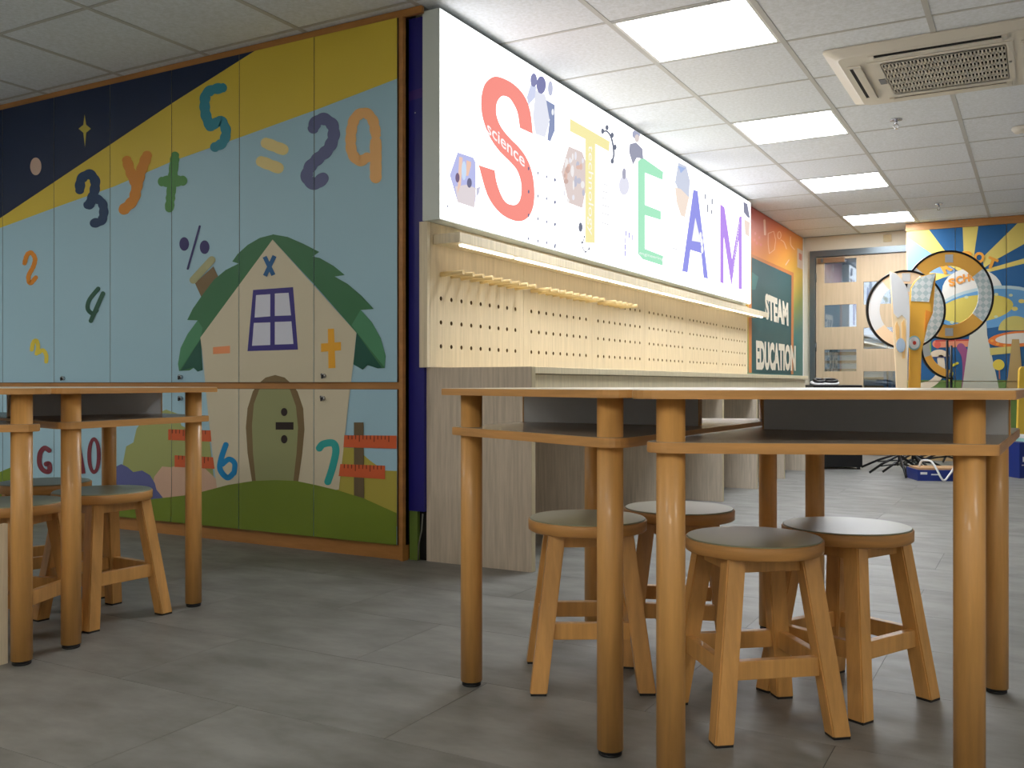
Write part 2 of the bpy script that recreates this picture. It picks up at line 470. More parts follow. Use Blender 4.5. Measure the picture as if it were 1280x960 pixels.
# narrow navy panel between cupboard and sign
t = thing('navy_panel', 'tall narrow navy blue panel between the painted cupboard and the lit sign', 'panel', (0, 0, 0))
boxobj('board', mat('navy_paint', (24, 22, 118), rough=.4), t, -2.350, -2.271, 3.30, 3.34, .21, CZ - .035)
s = Sheet('y', 3.30, -1)
s.poly([(500, 118), (530, 109), (530, 121), (500, 130)], paint((66, 44, 120)), 1)
s.ell((519, 141), .9, .9, paint((170, 170, 190)), 1); s.ell((508, 147), .8, .8, paint((150, 150, 180)), 1)
s.build('stripe', -2.350, -2.271, .2, 2.3, t)
boxobj('lower_board', mat('leaf_green_board', (108, 134, 58), rough=.5), t, -2.350, -2.31, 3.305, 3.34, 0, .21)
boxobj('recess', DKV, t, -2.31, -2.271, 3.325, 3.34, 0, .21)
bm = bmesh.new(); tube(bm, [(-2.285, 3.31, .2), (-2.287, 3.305, .13), (-2.30, 3.302, .07), (-2.305, 3.303, .0)], .003)
obj('cord', bm, mat('grey_cord', (120, 120, 110), rough=.6), t)

# ================================================================== PAINTED CUPBOARD (left)
PK[0] = 1.12
S = Sheet('y', YM - .018, -1)
SKY = (162, 199, 217)
yellow = paint((192, 170, 62)); navy = paint((14, 32, 62))
S.poly([(-900, 640), (-60, 306), (0, 285), (73, 258), (143, 233), (217, 201), (302, 171), (396, 137), (500, 97), (520, 89), (520, -60), (-900, -60)], yellow, 1)
S.poly([(-900, 870), (3, 271), (217, 128), (318, 64), (420, -6), (-900, -60)], navy, 2)
S.poly([(106, 143), (108, 156), (114, 161), (108, 166), (106.5, 184), (104.5, 166), (98.5, 161), (104.5, 156)], paint((176, 164, 70)), 3)
S.ell((45, 208), 7, 11, paint((182, 156, 140)), 3)
N3 = paint((8, 48, 86)); S.stroke([(100, 237), (102, 224), (112, 218), (119, 226), (118, 240), (112, 256)], 12, N3, 3, bump=.2); S.stroke([(110, 256), (120, 249), (128, 254), (130, 266), (127, 276), (118, 279)], 11, N3, 4, bump=.2)
OR = paint((188, 122, 34)); S.stroke([(159, 201), (165, 219), (172, 233)], 12.5, OR, 3, bump=.2); S.stroke([(184, 195), (176, 216), (171, 235), (167, 250), (155, 262)], 13, OR, 4, bump=.2)
GR = paint((70, 126, 66)); S.stroke([(219, 195), (212, 260)], 11, GR, 3, bump=.25, smooth=False); S.stroke([(204, 227), (228, 226)], 13, GR, 4, bump=.25, smooth=False)
S.stroke([(278, 110), (264, 113), (257, 121), (257, 141), (263, 158)], 12.5, paint((44, 124, 142)), 4, bump=.2); S.stroke([(265, 158), (276, 151), (283, 164), (279, 178), (269, 184)], 12, paint((44, 124, 142)), 5, bump=.2)
TN = paint((206, 190, 132)); S.stroke([(333, 179), (354, 187)], 14, TN, 3, smooth=False, bump=.1); S.stroke([(327, 202), (348, 210)], 14, TN, 3, smooth=False, bump=.1)
S.stroke([(392, 160), (396, 152), (406, 149), (416, 157), (417, 172), (410, 187), (398, 198), (387, 210), (384, 223), (394, 230), (404, 223)], 14.5, paint((88, 94, 132)), 3, bump=.2)
PC = paint((214, 166, 108)); S.stroke([(470, 168), (466, 150), (456, 141), (444, 148), (439, 168), (440, 190), (449, 201), (459, 197)], 13, PC, 3, bump=.16); S.stroke([(470, 178), (470, 222)], 14.5, PC, 4, smooth=False, bump=.08)
S.stroke([(31, 329), (34, 319), (39, 316), (44, 323), (42, 333), (36, 345), (38, 354), (45, 347)], 5.6, paint((196, 124, 34)), 3, bump=.15)
D4 = paint((32, 78, 62)); S.stroke([(123, 361), (112, 375), (110, 386), (116, 392), (121, 388)], 5.4, D4, 3); S.stroke([(129, 367), (114, 401)], 5.6, D4, 4, smooth=False)
S.stroke([(40, 437), (42, 428), (46, 426), (48, 434), (46, 442)], 5, paint((206, 188, 70)), 4, bump=.15); S.stroke([(48, 441), (54, 438), (58, 444), (58, 452)], 5, paint((206, 188, 70)), 3, bump=.15)
NV = paint((40, 34, 96)); S.ell((230.5, 305), 6, 8.5, NV, 3); S.ell((256, 309), 6, 8.5, NV, 3); S.stroke([(250, 283), (235, 336)], 2.6, NV, 4, smooth=False)
S.poly([(244, 354), (267, 333), (275, 350), (254, 376)], paint((112, 92, 62)), 3)
S.stroke([(242, 350), (265, 325)], 9.5, paint((152, 152, 116)), 4, smooth=False)
def c4(L): return [(200 + x / 4, 270 + y / 4) for x, y in L]
def c5(L): return [(180 + x / 3.765, 460 + y / 3.765) for x, y in L]
ROOF = paint((52, 104, 70))
S.poly(c4([(570, 92), (500, 110), (440, 145), (390, 190), (363, 228), (395, 238), (330, 270), (270, 320), (210, 400), (165, 465), (138, 520), (190, 522), (140, 590), (105, 660), (92, 740), (97, 775), (150, 772), (172, 758), (190, 778), (215, 770), (205, 610), (410, 330), (565, 118)]), ROOF, 5)
S.poly(c4([(565, 92), (640, 105), (720, 140), (798, 180), (765, 203), (800, 210), (870, 250), (925, 295), (875, 303), (940, 340), (1010, 400), (1070, 465), (1005, 470), (1060, 530), (1105, 610), (1130, 700), (1125, 760), (1090, 762), (1040, 745), (1015, 768), (968, 742), (985, 585), (780, 350), (565, 118)]), ROOF, 5)
DR = paint((24, 78, 66))
S.poly(c4([(205, 615), (214, 770), (190, 778), (168, 757), (105, 774)]), DR, 6)
S.poly(c4([(985, 585), (1110, 758), (1090, 762), (1040, 745), (1015, 768), (968, 742)]), DR, 6)
LR = paint((68, 126, 92))
S.poly(c4([(92, 740), (105, 660), (140, 590), (190, 522), (215, 560), (205, 612), (99, 774)]), LR, 6)
S.poly(c4([(1005, 470), (1060, 530), (1105, 610), (1130, 700), (1125, 758), (985, 580), (960, 545)]), LR, 6)
CR = paint((188, 180, 158))
S.poly([(341.3, 299.5), (446, 416), (442, 456), (435, 513), (430, 561), (424, 612), (272, 612), (266, 566), (260, 510), (254, 445), (251, 422)], CR, 7)
BX = paint((16, 82, 132)); S.stroke([(331.5, 321), (342.5, 344)], 5.4, BX, 9, smooth=False, cap=False); S.stroke([(344, 320), (332, 345)], 5.4, BX, 10, smooth=False, cap=False)
WN = paint((52, 46, 120)); S.poly([(317, 362.5), (367, 359), (373, 437), (310, 439)], WN, 8)
WP = paint((192, 196, 210))
for q in ([(483, 396), (554, 391), (554, 502), (476, 508)], [(577, 388), (646, 384), (658, 497), (577, 500)], [(472, 535), (554, 532), (554, 645), (463, 649)], [(577, 530), (660, 527), (670, 640), (577, 643)]): S.poly(c4(q), WP, 9)
S.poly(c4([(268, 656), (353, 649), (353, 686), (268, 691)]), paint((214, 138, 94)), 9)
OC = paint((216, 158, 46)); S.poly(c4([(842, 565), (873, 563), (880, 760), (845, 762)]), OC, 9); S.poly(c4([(808, 638), (908, 630), (908, 672), (808, 680)]), OC, 10)
BR_ = paint((112, 94, 64))
S.poly(c5([(620, 33), (575, 45), (540, 75), (515, 110), (490, 190), (482, 280), (490, 400), (512, 540), (728, 540), (748, 400), (758, 290), (752, 190), (725, 110), (700, 78), (665, 45)]), BR_, 9)
S.poly(c5([(620, 82), (575, 86), (545, 102), (520, 170), (511, 270), (516, 400), (530, 540), (705, 540), (721, 400), (728, 280), (718, 180), (690, 102), (660, 86)]), paint((134, 138, 98)), 10)
BD = paint((34, 22, 20)); S.ell(c5([(663, 207)])[0], 4, 5, BD, 11); S.ell(c5([(663, 335)])[0], 4, 5.2, BD, 11); S.poly(c5([(623, 255), (707, 255), (707, 290), (623, 290)]), BD, 11)
S.poly([(-400, 560), (-60, 600), (0, 590), (14, 584), (40, 600), (60, 625), (150, 660), (-400, 900)], paint((108, 128, 44)), 3)
S.poly([(120, 650), (150, 600), (158, 558), (167, 553), (171, 536), (180, 523), (208, 512), (222, 517), (227, 532), (262, 548), (272, 640)], paint((146, 152, 96)), 3)
S.poly([(140, 652), (190, 618), (193, 596), (203, 583), (214, 584), (228, 580), (255, 584), (272, 600), (275, 640)], paint((190, 158, 136)), 4)
S.poly([(128, 650), (120, 622), (128, 614), (135, 616), (137, 596), (144, 584), (152, 580), (160, 584), (167, 590), (178, 588), (188, 594), (194, 604), (196, 612), (204, 622), (210, 640)], paint((84, 90, 138)), 5)
S.poly([(427, 559), (445, 560), (462, 575), (480, 588), (505, 589), (505, 660), (418, 640)], paint((158, 148, 66)), 4)
S.poly([(443, 528), (455, 528), (456, 640), (443, 640)], paint((98, 84, 62)), 8)
RR = paint((190, 88, 50)); RD = paint((96, 44, 28))
for q in ([(431, 544), (503, 544.5), (503, 561), (430, 559)], [(426, 580), (482, 582), (482, 599), (424, 595)], [(211, 536.5), (264, 538), (265, 552), (211, 550)], [(219, 569), (267, 571.5), (269, 586), (219, 583.5)]):
    S.poly(q, RR, 9)
    n = int((q[1][0] - q[0][0]) / 4.6)
    for i in range(1, n):
        x = q[0][0] + i * 4.6; y = q[0][1] + (q[1][1] - q[0][1]) * i / n
        if (x < 488): S.poly([(x, y), (x + 1.1, y), (x + 1.1, y + (8 if i % 4 == 0 else 5)), (x, y + (8 if i % 4 == 0 else 5))], RD, 10)
S.stroke([(283, 556), (277, 574), (276, 587), (285, 597), (293, 591)], 7, paint((14, 122, 178)), 9); S.stroke([(293.5, 590), (294, 579), (287, 574), (279, 580)], 6.6, paint((14, 122, 178)), 10)
S.stroke([(400, 560), (405, 555), (417, 554), (420.5, 564), (416, 585), (410.5, 602)], 9, paint((42, 146, 142)), 9)
S.poly([(-500, 900), (-400, 700), (0, 655), (100, 640), (160, 631), (189, 624), (207, 622), (233, 619), (256, 614), (286, 606), (318, 601), (345, 600), (371, 601), (395, 606), (424, 613), (456, 623), (478, 633), (510, 647), (510, 900)], paint((104, 122, 40)), 11)
MR = paint((108, 44, 56)); S.stroke([(62, 563), (56, 560), (50.5, 567), (50, 580), (55, 588), (62, 589), (62, 580), (58, 580)], 6, MR, 6)
S.stroke([(92, 594), (98, 550)], 5, MR, 6, smooth=False, cap=False); S.stroke([(98, 550), (105, 592)], 5, MR, 7, smooth=False, cap=False); S.stroke([(94, 578), (103, 578)], 4, MR, 8, smooth=False, cap=False)
S.ring((118, 569.5), 8.5, 23, 5, MR, 6)

PK[0] = 1.0
cb = thing('painted_cupboard', 'wide wooden cupboard painted with a leaf roofed house, numbers and green hill', 'cupboard', (0, 0, 0))
DXs = [-2.382 - .4586 * i for i in range(9)][::-1]
x_end = -2.352; x_start = DXs[0] - .02
bm = bmesh.new(); box(bm, x_start, x_end, YM, YM + .46, .065, CZ - .035); obj('carcass', bm, mat('cupboard_carcass', (44, 32, 22), rough=.6), cb)
boxobj('top_rail', FRAMEW, cb, x_start, -2.262, YM - .012, YM + .0045, CZ - .032, CZ - .002)
boxobj('side_post', FRAMEW, cb, -2.368, x_end, YM - .022, YM + .02, 0, CZ - .034)
boxobj('side_strip', FRAMEW, cb, -2.380, -2.3705, YM - .012, YM, .065, CZ - .034)
boxobj('middle_rail', FRAMEW, cb, x_start, -2.370, YM - .010, YM, .728, .757)
boxobj('plinth', FRAMEW, cb, x_start, -2.369, YM - .004, YM + .1, 0, .062)
skym = mat('print_sky', SKY, rough=.42, spec=.35)
DEDGE = mat('door_edge', (96, 66, 40), rough=.6)
for i in range(8):
    xa, xb = DXs[i] + .0016, DXs[i + 1] - .0016
    for z0, z1 in ((.7585, CZ - .034), (.0665, .7265)):
        bm = bmesh.new(); box(bm, xa, xb, YM - .018, YM - .001, z0, z1)
        for f in bm.faces: f.material_index = 0 if f.calc_center_median().y < YM - .0175 else 1
        d = obj('door', bm, [skym, DEDGE], cb)
        S.build('print', xa, xb, z0, z1, d)
def lock(u, v, up):
    p = on_y(u, v, YM - .018)
    best = None
    for ch in cb.children:
        if ch.name.startswith('door'):
            bbx = [c_[0] for c_ in ch.bound_box]; bz = [c_[2] for c_ in ch.bound_box]
            if min(bbx) <= p.x <= max(bbx) and min(bz) <= p.z <= max(bz): best = ch
    bm = bmesh.new()
    cyl(bm, (p.x, YM - .018, p.z), (p.x, YM - .034, p.z), .011, .010, 16)
    cyl(bm, (p.x - .014, YM - .018, p.z + .006), (p.x - .014, YM - .024, p.z + .006), .006, n=12, mi=1)
    box(bm, p.x - .003, p.x + .003, YM - .04, YM - .034, p.z - .012, p.z + .006, mi=1)
    obj('lock', bm, [CHROME, BLK], best or cb)
for u, v in ((80, 473), (227, 471.5), (406, 470), (227, 498), (405, 498)): lock(u, v, 0)

# ================================================================== BACKLIT SIGN
XS = -2.18
sb = thing('lightbox_sign', 'long white backlit sign reading STEAM mounted high along the wall', 'sign', (0, 0, 0))
LZ0, LZ1, LY0, LY1 = 1.437, 2.318, 3.285, 8.12
bm = bmesh.new(); box(bm, XW + .001, XS - .004, LY0, LY1, LZ0, LZ1); obj('housing', bm, mat('sign_housing', (206, 214, 210), rough=.35), sb)
boxobj('face_panel', mat('sign_face', (252, 252, 253), rough=.9, spec=0, emit=1.9), sb, XS - .0035, XS, LY0 + .004, LY1 - .004, LZ0 + .004, LZ1 - .004)
def lb(px_fn, name, lvl0=0):
    s = Sheet('x', XS, 1); px_fn(s); return s.build(name, LY0 + .005, LY1 - .005, LZ0 + .005, LZ1 - .005, sb)
def b5(L): return [(550 + x / 4.573, 80 + y / 4.573) for x, y in L]
def b6(L): return [(690 + x / 4.3625, 130 + y / 4.3625) for x, y in L]
def b8(L): return [(830 + x / 4.8, 180 + y / 4.8) for x, y in L]
def fS(s):
    # outline of the big S traced as outer and inner edge pairs
    o = b5([(530, 400), (515, 270), (480, 180), (420, 115), (350, 78), (300, 75), (255, 115), (235, 190), (236, 270), (255, 350), (290, 430), (340, 500), (400, 560), (440, 610), (462, 680), (462, 750), (445, 795), (415, 806), (375, 790), (345, 740), (322, 670), (312, 608)])
    i = b5([(455, 365), (440, 280), (420, 230), (395, 195), (365, 183), (345, 190), (325, 220), (320, 270), (330, 320), (355, 370), (400, 425), (450, 480), (490, 540), (520, 610), (537, 700), (538, 780), (520, 850), (480, 893), (430, 898), (360, 870), (290, 790), (220, 578)])
    i = b5([(455, 365), (442, 280), (420, 230), (395, 195), (365, 183), (345, 190), (325, 220), (320, 270), (330, 320), (355, 370), (400, 425), (450, 475), (490, 530), (520, 600), (537, 690), (537, 790), (515, 860), (475, 895), (420, 895), (340, 850), (270, 750), (220, 578)])
    def sm(L):
        out = []
        for k in range(len(L) - 1):
            a, b_, c, d = [Vector(L[min(max(k + e, 0), len(L) - 1)]) for e in (-1, 0, 1, 2)]
            for j in range(4):
                t_ = j / 4; q = .5 * (2 * b_ + (c - a) * t_ + (2 * a - 5 * b_ + 4 * c - d) * t_ * t_ + (3 * b_ - a - 3 * c + d) * t_ ** 3); out.append((q.x, q.y))
        return out + [L[-1]]
    o, i = sm(o), sm(i)
    n = len(o); s.add(o + i, [(k, k + 1, n + k + 1, n + k) for k in range(n - 1)], glow((250, 146, 134)), 2)
    s.text('science', (608.5, 151), (655.5, 194.5), (655.5, 210), (608.5, 166), glow((255, 250, 250)), 3, bold=.012)
lb(fS, 'letter_red')
def fT(s):
    Y = glow((250, 240, 174))
    s.poly([(712, 148), (762, 177), (761, 189.5), (744, 180), (743.5, 304), (731.5, 303), (731.5, 174), (712, 164)], Y, 2)
    s.text('technology', (741.5, 183), (741.5, 295), (733.5, 292), (733.5, 180), glow((255, 253, 244)), 3, bold=0)
lb(fT, 'letter_yellow')
def fE(s):
    s.poly([(797, 202), (801, 198), (805, 198), (829, 215), (828, 225), (806, 216), (806, 256), (826, 264), (826, 275), (806, 269), (806, 311), (829, 320), (828, 332), (803, 324), (797, 317)], glow((172, 238, 200)), 2)
    s.text('engineering', (799, 314), (829, 322.5), (829, 327), (799, 319), glow((250, 255, 252)), 3, bold=0)
lb(fE, 'letter_green')
def fA(s):
    B = glow((152, 154, 238))
    s.poly([(866.5, 237), (872, 239), (885, 348.5), (879.3, 347), (876.3, 316.5), (863, 312.5), (859.5, 340.5), (852.5, 339)], B, 2)
    s.poly([(869, 272), (876, 303), (864.5, 301)], glow((253, 253, 255)), 3)
    for p in ((875.5, 295), (877, 303), (877.5, 312)): s.ell(p, 1.6, 5, glow((252, 252, 255)), 4)
lb(fA, 'letter_blue')
def fM(s):
    V = glow((190, 148, 244))
    s.poly([(900, 255), (905.5, 259), (915, 324), (924, 271), (927, 270), (927.2, 361.5), (923, 361), (923, 300), (914.2, 358), (904.6, 296), (904.5, 354.5), (900, 353)], V, 2)
    s.text('mathematics', (915.5, 336), (922.5, 276), (924.5, 278), (917.5, 338), glow((253, 250, 255)), 3, bold=0)
lb(fM, 'letter_violet')
g = glow
def fP1(s):
    # hexagon photograph left of the first letter
    s.poly(b5([(55, 635), (100, 505), (190, 535), (202, 560), (205, 760), (195, 822), (100, 790)]), g((188, 192, 238)), 1)
    s.poly(b5([(85, 700), (150, 690), (205, 710), (195, 822), (100, 790)]), g((226, 216, 220)), 2)
    s.poly(b5([(108, 530), (128, 535), (118, 690), (98, 740)]), g((240, 204, 186)), 3); s.poly(b5([(150, 550), (176, 560), (176, 580), (160, 640), (148, 640)]), g((240, 200, 180)), 3)
    s.ell(b5([(98, 650)])[0], 2.6, 6, g((120, 100, 130)), 4); s.ell(b5([(166, 680)])[0], 3, 6, g((110, 108, 140)), 4); s.ell(b5([(135, 610)])[0], 3, 12, g((205, 225, 250)), 4)
    s.poly(b5([(205, 710), (230, 700), (222, 740), (208, 760)]), g((206, 206, 226)), 3)
def fP2(s):
    s.ell(b5([(535, 92)])[0], 4.2, 8.5, g((136, 138, 182)), 2); s.ell(b5([(577, 120)])[0], 6, 11, g((128, 130, 176)), 3); s.ell(b5([(630, 140)])[0], 3.2, 9.5, g((196, 200, 224)), 2)
    s.poly(b5([(495, 190), (520, 110), (550, 130), (545, 190), (505, 235)]), g((212, 218, 244)), 1)
    s.poly(b5([(545, 150), (600, 175), (620, 250), (625, 330), (600, 420), (545, 400), (530, 300)]), g((232, 234, 246)), 2)
    s.poly(b5([(605, 205), (655, 235), (655, 380), (630, 442), (612, 435), (625, 320)]), g((140, 152, 190)), 3); s.ell(b5([(643, 275)])[0], 1.6, 4, g((244, 246, 252)), 4)
def fP3(s):
    s.poly(b6([(50, 370), (90, 230), (165, 262), (182, 310), (182, 480), (165, 568), (90, 540)]), g((226, 210, 206)), 1)
    rr = random.Random(7)
    for q in range(26):
        x = 66 + rr.random() * 105; y = 270 + rr.random() * 260
        s.ell(b6([(x, y)])[0], 1 + rr.random() * 2, 2 + rr.random() * 6, g(rr.choice([(206, 176, 166), (236, 234, 242), (196, 196, 212), (226, 190, 176), (244, 240, 240)])), 2 + q % 3, n=10)
G = g((112, 118, 136))
def fG1(s):
    s.stroke([(753, 165), (758, 164), (763, 170), (766, 181), (767, 194), (764.5, 202)], 2.2, G, 2)
    for p in ((753, 164), (758.5, 159.5), (765, 169), (768.5, 184), (765, 201.5)): s.ell(p, 2.1, 3.4, G, 3)
def fG2(s):
    s.stroke([(729.5, 299), (727.5, 306), (729, 312), (732, 314.5), (735.5, 311), (735.5, 306)], 1.1, G, 4)
    for p in ((730, 296), (727, 303), (731.5, 315), (736, 311)): s.ell(p, .9, 1.6, G, 5)
def fG3(s):
    s.ell((725.5, 284), 2.6, 6, G, 2)
def fP4(s):
    s.ell((795, 168), 5, 6, g((176, 180, 206)), 2); s.ell((796, 173), 3, 5, g((226, 214, 212)), 3); s.poly([(787, 180), (795, 178), (803, 186), (804, 199), (796, 197), (791, 206), (786, 190)], g((160, 162, 182)), 2)
def fP5(s):
    s.ell((780, 217), 2.6, 7, g((176, 176, 196)), 2); s.ell((780, 232), 6.5, 12, g((232, 232, 246)), 1)
def fP6(s):
    s.poly(b8([(65, 230), (85, 110), (135, 135), (155, 220), (150, 330), (95, 300)]), g((210, 216, 234)), 1)
    s.poly(b8([(82, 130), (130, 145), (100, 175)]), g((172, 192, 236)), 2); s.poly(b8([(65, 260), (100, 270), (150, 320), (125, 440), (100, 430), (75, 350)]), g((248, 230, 216)), 2)
def fP7(s):
    s.poly(b8([(475, 345), (500, 360), (515, 445), (500, 440), (478, 410)]), g((140, 142, 164)), 2); s.poly(b8([(480, 450), (515, 470), (510, 560), (485, 540)]), g((246, 226, 214)), 2)
def fD(s):
    D = g((100, 106, 140))
    for r_ in ((598, 623, 645, 663), (730, 755, 770, 790), (865, 885, 902, 915), (998, 1012, 1022, 1035)):
        for x, y in zip((505, 557, 607, 657), r_): s.ell(b5([(x, y)])[0], .95, 2.3, D, 4, n=10)
    for y in (414, 536, 657, 778): s.ell(b6([(14, y)])[0], .95, 2.3, D, 4, n=10)
    s.ell(b5([(42, 813)])[0], .9, 1.4, D, 2, n=10)
    for x, y, h in ((248, 316, 30), (288, 345, 36), (260, 386, 46), (284, 408, 24)):
        p = b8([(x, y)])[0]; s.poly([(p[0] - 1, p[1] - h / 9.6), (p[0] + 1, p[1] - h / 9.6), (p[0] + 1, p[1] + h / 9.6), (p[0] - 1, p[1] + h / 9.6)], g((160, 164, 176)), 2)
    PV = g((176, 172, 234))
    for x, y in ((402, 705), (400, 745), (398, 780), (398, 815), (420, 715), (436, 728)):
        p = b6([(x, y)])[0]; s.poly([(p[0] - .8, p[1] - 3.4), (p[0] + .8, p[1] - 3.4), (p[0] + .8, p[1] + 3.4), (p[0] - .8, p[1] + 3.4)], PV, 2)
    LG = g((222, 222, 226))
    for x, y, w_ in ((270, 430, 34), (268, 470, 40), (265, 505, 30), (268, 545, 44), (270, 590, 44), (262, 640, 50), (650, 780, 40)):
        p = b6([(x, y)])[0]; s.poly([(p[0], p[1]), (p[0] + w_ / 4.4, p[1] + w_ / 14), (p[0] + w_ / 4.4, p[1] + w_ / 14 + 1.6), (p[0], p[1] + 1.6)], LG, 2)
    for k_ in range(4): s.ell(b6([(538 + 27 * k_, 918 + 8 * k_)])[0], .6, 1.2, g((196, 196, 224)), 2, n=8)
for fn in (fP1, fP2, fP3, fP4, fP5, fP6, fP7): lb(fn, 'photo_print')
for fn in (fG1, fG2, fG3): lb(fn, 'gear_print')
tag(lb(fD, 'small_marks'), kind='stuff')
boxobj('top_gap_shade', DKV, sb, XW, XS - .05, LY0 + .05, LY1, LZ1, CZ - .001)  # dark block stands in for the shade between sign and ceiling

# ================================================================== PEGBOARD, SHELF, COUNTER
XP = -2.25
PY0, PW = 3.313, .827
pb = thing('pegboard', 'pale wood pegboard with rows of round holes below the lit sign', 'pegboard', (0, 0, 0))
ZR = [.912, 1.015, 1.118, 1.221]
def peg_panel(y0):
    bm = bmesh.new()
    hy, hz, r = .0825 / 2, .103 / 2, .0095
    ya = y0 + (PW - 9 * .0825) / 2
    za = ZR[0] - hz; zb = ZR[-1] + hz
    Z0, Z1 = .822, LZ0 - .002
    g = .001
    def quad(a, b, c, d, mi=0):
        f = bm.faces.new([bm.verts.new(p) for p in (a, b, c, d)]); f.material_index = mi
    X = XP
    quad((X, y0 + g, Z0), (X, y0 + PW - g, Z0), (X, y0 + PW - g, za), (X, y0 + g, za))
    quad((X, y0 + g, zb), (X, y0 + PW - g, zb), (X, y0 + PW - g, Z1), (X, y0 + g, Z1))
    quad((X, y0 + g, za), (X, ya, za), (X, ya, zb), (X, y0 + g, zb))
    quad((X, ya + 9 * .0825, za), (X, y0 + PW - g, za), (X, y0 + PW - g, zb), (X, ya + 9 * .0825, zb))
    for i in range(9):
        for z in ZR:
            cy = ya + .0825 * (i + .5)
            sq = []; oc = []
            for k in range(12):
                t = 2 * PI * k / 12 + PI / 12
                cx_, cz_ = math.cos(t), math.sin(t)
                m_ = max(abs(cx_) / hy, abs(cz_) / hz)
                sq.append((cy + cx_ / m_, z + cz_ / m_)); oc.append((cy + r * cx_, z + r * cz_))
            corners = [(cy + a * hy, z + b * hz) for a, b in ((1, 1), (-1, 1), (-1, -1), (1, -1))]
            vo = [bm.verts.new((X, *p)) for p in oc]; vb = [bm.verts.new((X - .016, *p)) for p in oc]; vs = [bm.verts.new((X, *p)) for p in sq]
            for k in range(12):
                k2 = (k + 1) % 12
                bm.faces.new((vo[k], vs[k], vs[k2], vo[k2]))
                a_, b_ = sq[k], sq[k2]
                if abs(a_[0] - b_[0]) > 1e-6 and abs(a_[1] - b_[1]) > 1e-6:
                    c_ = min(corners, key=lambda c: (c[0] - (a_[0] + b_[0]) / 2) ** 2 + (c[1] - (a_[1] + b_[1]) / 2) ** 2)
                    bm.faces.new((vs[k], bm.verts.new((X, *c_)), vs[k2]))
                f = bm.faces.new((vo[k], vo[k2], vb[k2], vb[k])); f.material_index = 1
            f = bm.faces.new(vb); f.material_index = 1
    # edges of the board
    for yy in (y0 + g, y0 + PW - g): quad((X, yy, Z0), (X - .018, yy, Z0), (X - .018, yy, Z1), (X, yy, Z1))
    quad((X, y0 + g, Z1), (X, y0 + PW - g, Z1), (X - .018, y0 + PW - g, Z1), (X - .018, y0 + g, Z1))
    quad((X, y0 + g, Z0), (X, y0 + PW - g, Z0), (X - .018, y0 + PW - g, Z0), (X - .018, y0 + g, Z0))
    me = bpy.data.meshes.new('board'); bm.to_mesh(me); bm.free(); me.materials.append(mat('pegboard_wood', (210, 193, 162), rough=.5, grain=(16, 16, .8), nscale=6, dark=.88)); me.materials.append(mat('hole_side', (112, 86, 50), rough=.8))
    o = bpy.data.objects.new('board', me); COL.objects.link(o); o.parent = pb
for i in range(6): peg_panel(PY0 + PW * i)
boxobj('end_board', ASH, pb, XW - .019, XP + .0005, 3.29, 3.312, .82, LZ0 - .002)
pegm = mat('peg_wood', (226, 200, 146), rough=.5)
for p_ in range(3):
    for i in range(9 if p_ < 2 else 5):
        cy = PY0 + PW * p_ + (PW - 9 * .0825) / 2 + .0825 * (i + .5)
        bm = bmesh.new(); cyl(bm, (XP - .012, cy, ZR[-1]), (XP + .115, cy, ZR[-1] + .004), .0105, n=14)
        obj('peg', bm, pegm, pb)
sh = thing('wall_shelf', 'long narrow pale wooden shelf with light strips underneath, below the lit sign', 'shelf', (0, 0, 0))
boxobj('shelf_board', ASH, sh, XP + .001, -2.115, 3.335, 8.45, 1.343, 1.385, bev=.002)
seg = [3.365, 3.85, 4.95, 5.77, 6.72, 7.6, 8.36]
for a, b in zip(seg[:-1], seg[1:]): boxobj('led_strip', LEDM, sh, -2.15, -2.132, a + .02, b - .02, 1.334, 1.3425)

ct = thing('counter', 'long pale wood counter with open bays along the left wall', 'counter', (0, 0, 0))
XC = -1.765
boxobj('end_panel', ASHG, ct, XW + .001, XC, 3.315, 3.345, 0, .819)
bm = bmesh.new(); box(bm, XC, XC + .0015, 3.316, 3.345, .002, .818); obj('edge_band', bm, ASHE, ct)
WORK = mat('worktop_laminate', (238, 224, 190), rough=.45, grain=(16, 16, .8), nscale=6, dark=.9)
boxobj('worktop', WORK, ct, XP + .002, XC - .002, 3.346, 8.46, .792, .820, bev=.002)
boxobj('apron', WORK, ct, XC - .03, XC - .014, 3.346, 8.40, .69, .788)
boxobj('back_panel', ASHG, ct, XW + .001, XW + .013, 3.346, 8.40, 0, .79)
for y in (4.17, 5.02, 5.90, 6.73, 7.56, 8.36):
    d = boxobj('divider', ASHG, ct, XW + .014, XC - .031, y, y + .03, 0, .79)
    bm = bmesh.new(); box(bm, XC - .031, XC, y, y + .03, 0, .689); box(bm, XC, XC + .0015, y + .001, y + .029, .002, .688, mi=1)
    obj('divider_edge', bm, [ASHG, ASHE], d)

# ================================================================== WALL MURAL WITH CHALKBOARD
wm = thing('mural_board', 'rainbow wall panel with a green chalkboard reading STEAM EDUCATION beside the door', 'mural', (0, 0, 0))
GM = bpy.data.materials.new('rainbow_print'); GM.use_nodes = True; nt = GM.node_tree; b = nt.nodes['Principled BSDF']; b.inputs['Roughness'].default_value = .4
tc = nt.nodes.new('ShaderNodeTexCoord'); sp = nt.nodes.new('ShaderNodeSeparateXYZ'); nt.links.new(tc.outputs['Object'], sp.inputs[0])
m1 = nt.nodes.new('ShaderNodeMath'); m1.operation = 'MULTIPLY_ADD'; m1.inputs[1].default_value = -.62; m1.inputs[2].default_value = 1.45
nt.links.new(sp.outputs['Z'], m1.inputs[0])
m2 = nt.nodes.new('ShaderNodeMath'); m2.operation = 'MULTIPLY_ADD'; m2.inputs[1].default_value = .17; m2.inputs[2].default_value = -1.40
nt.links.new(sp.outputs['Y'], m2.inputs[0])
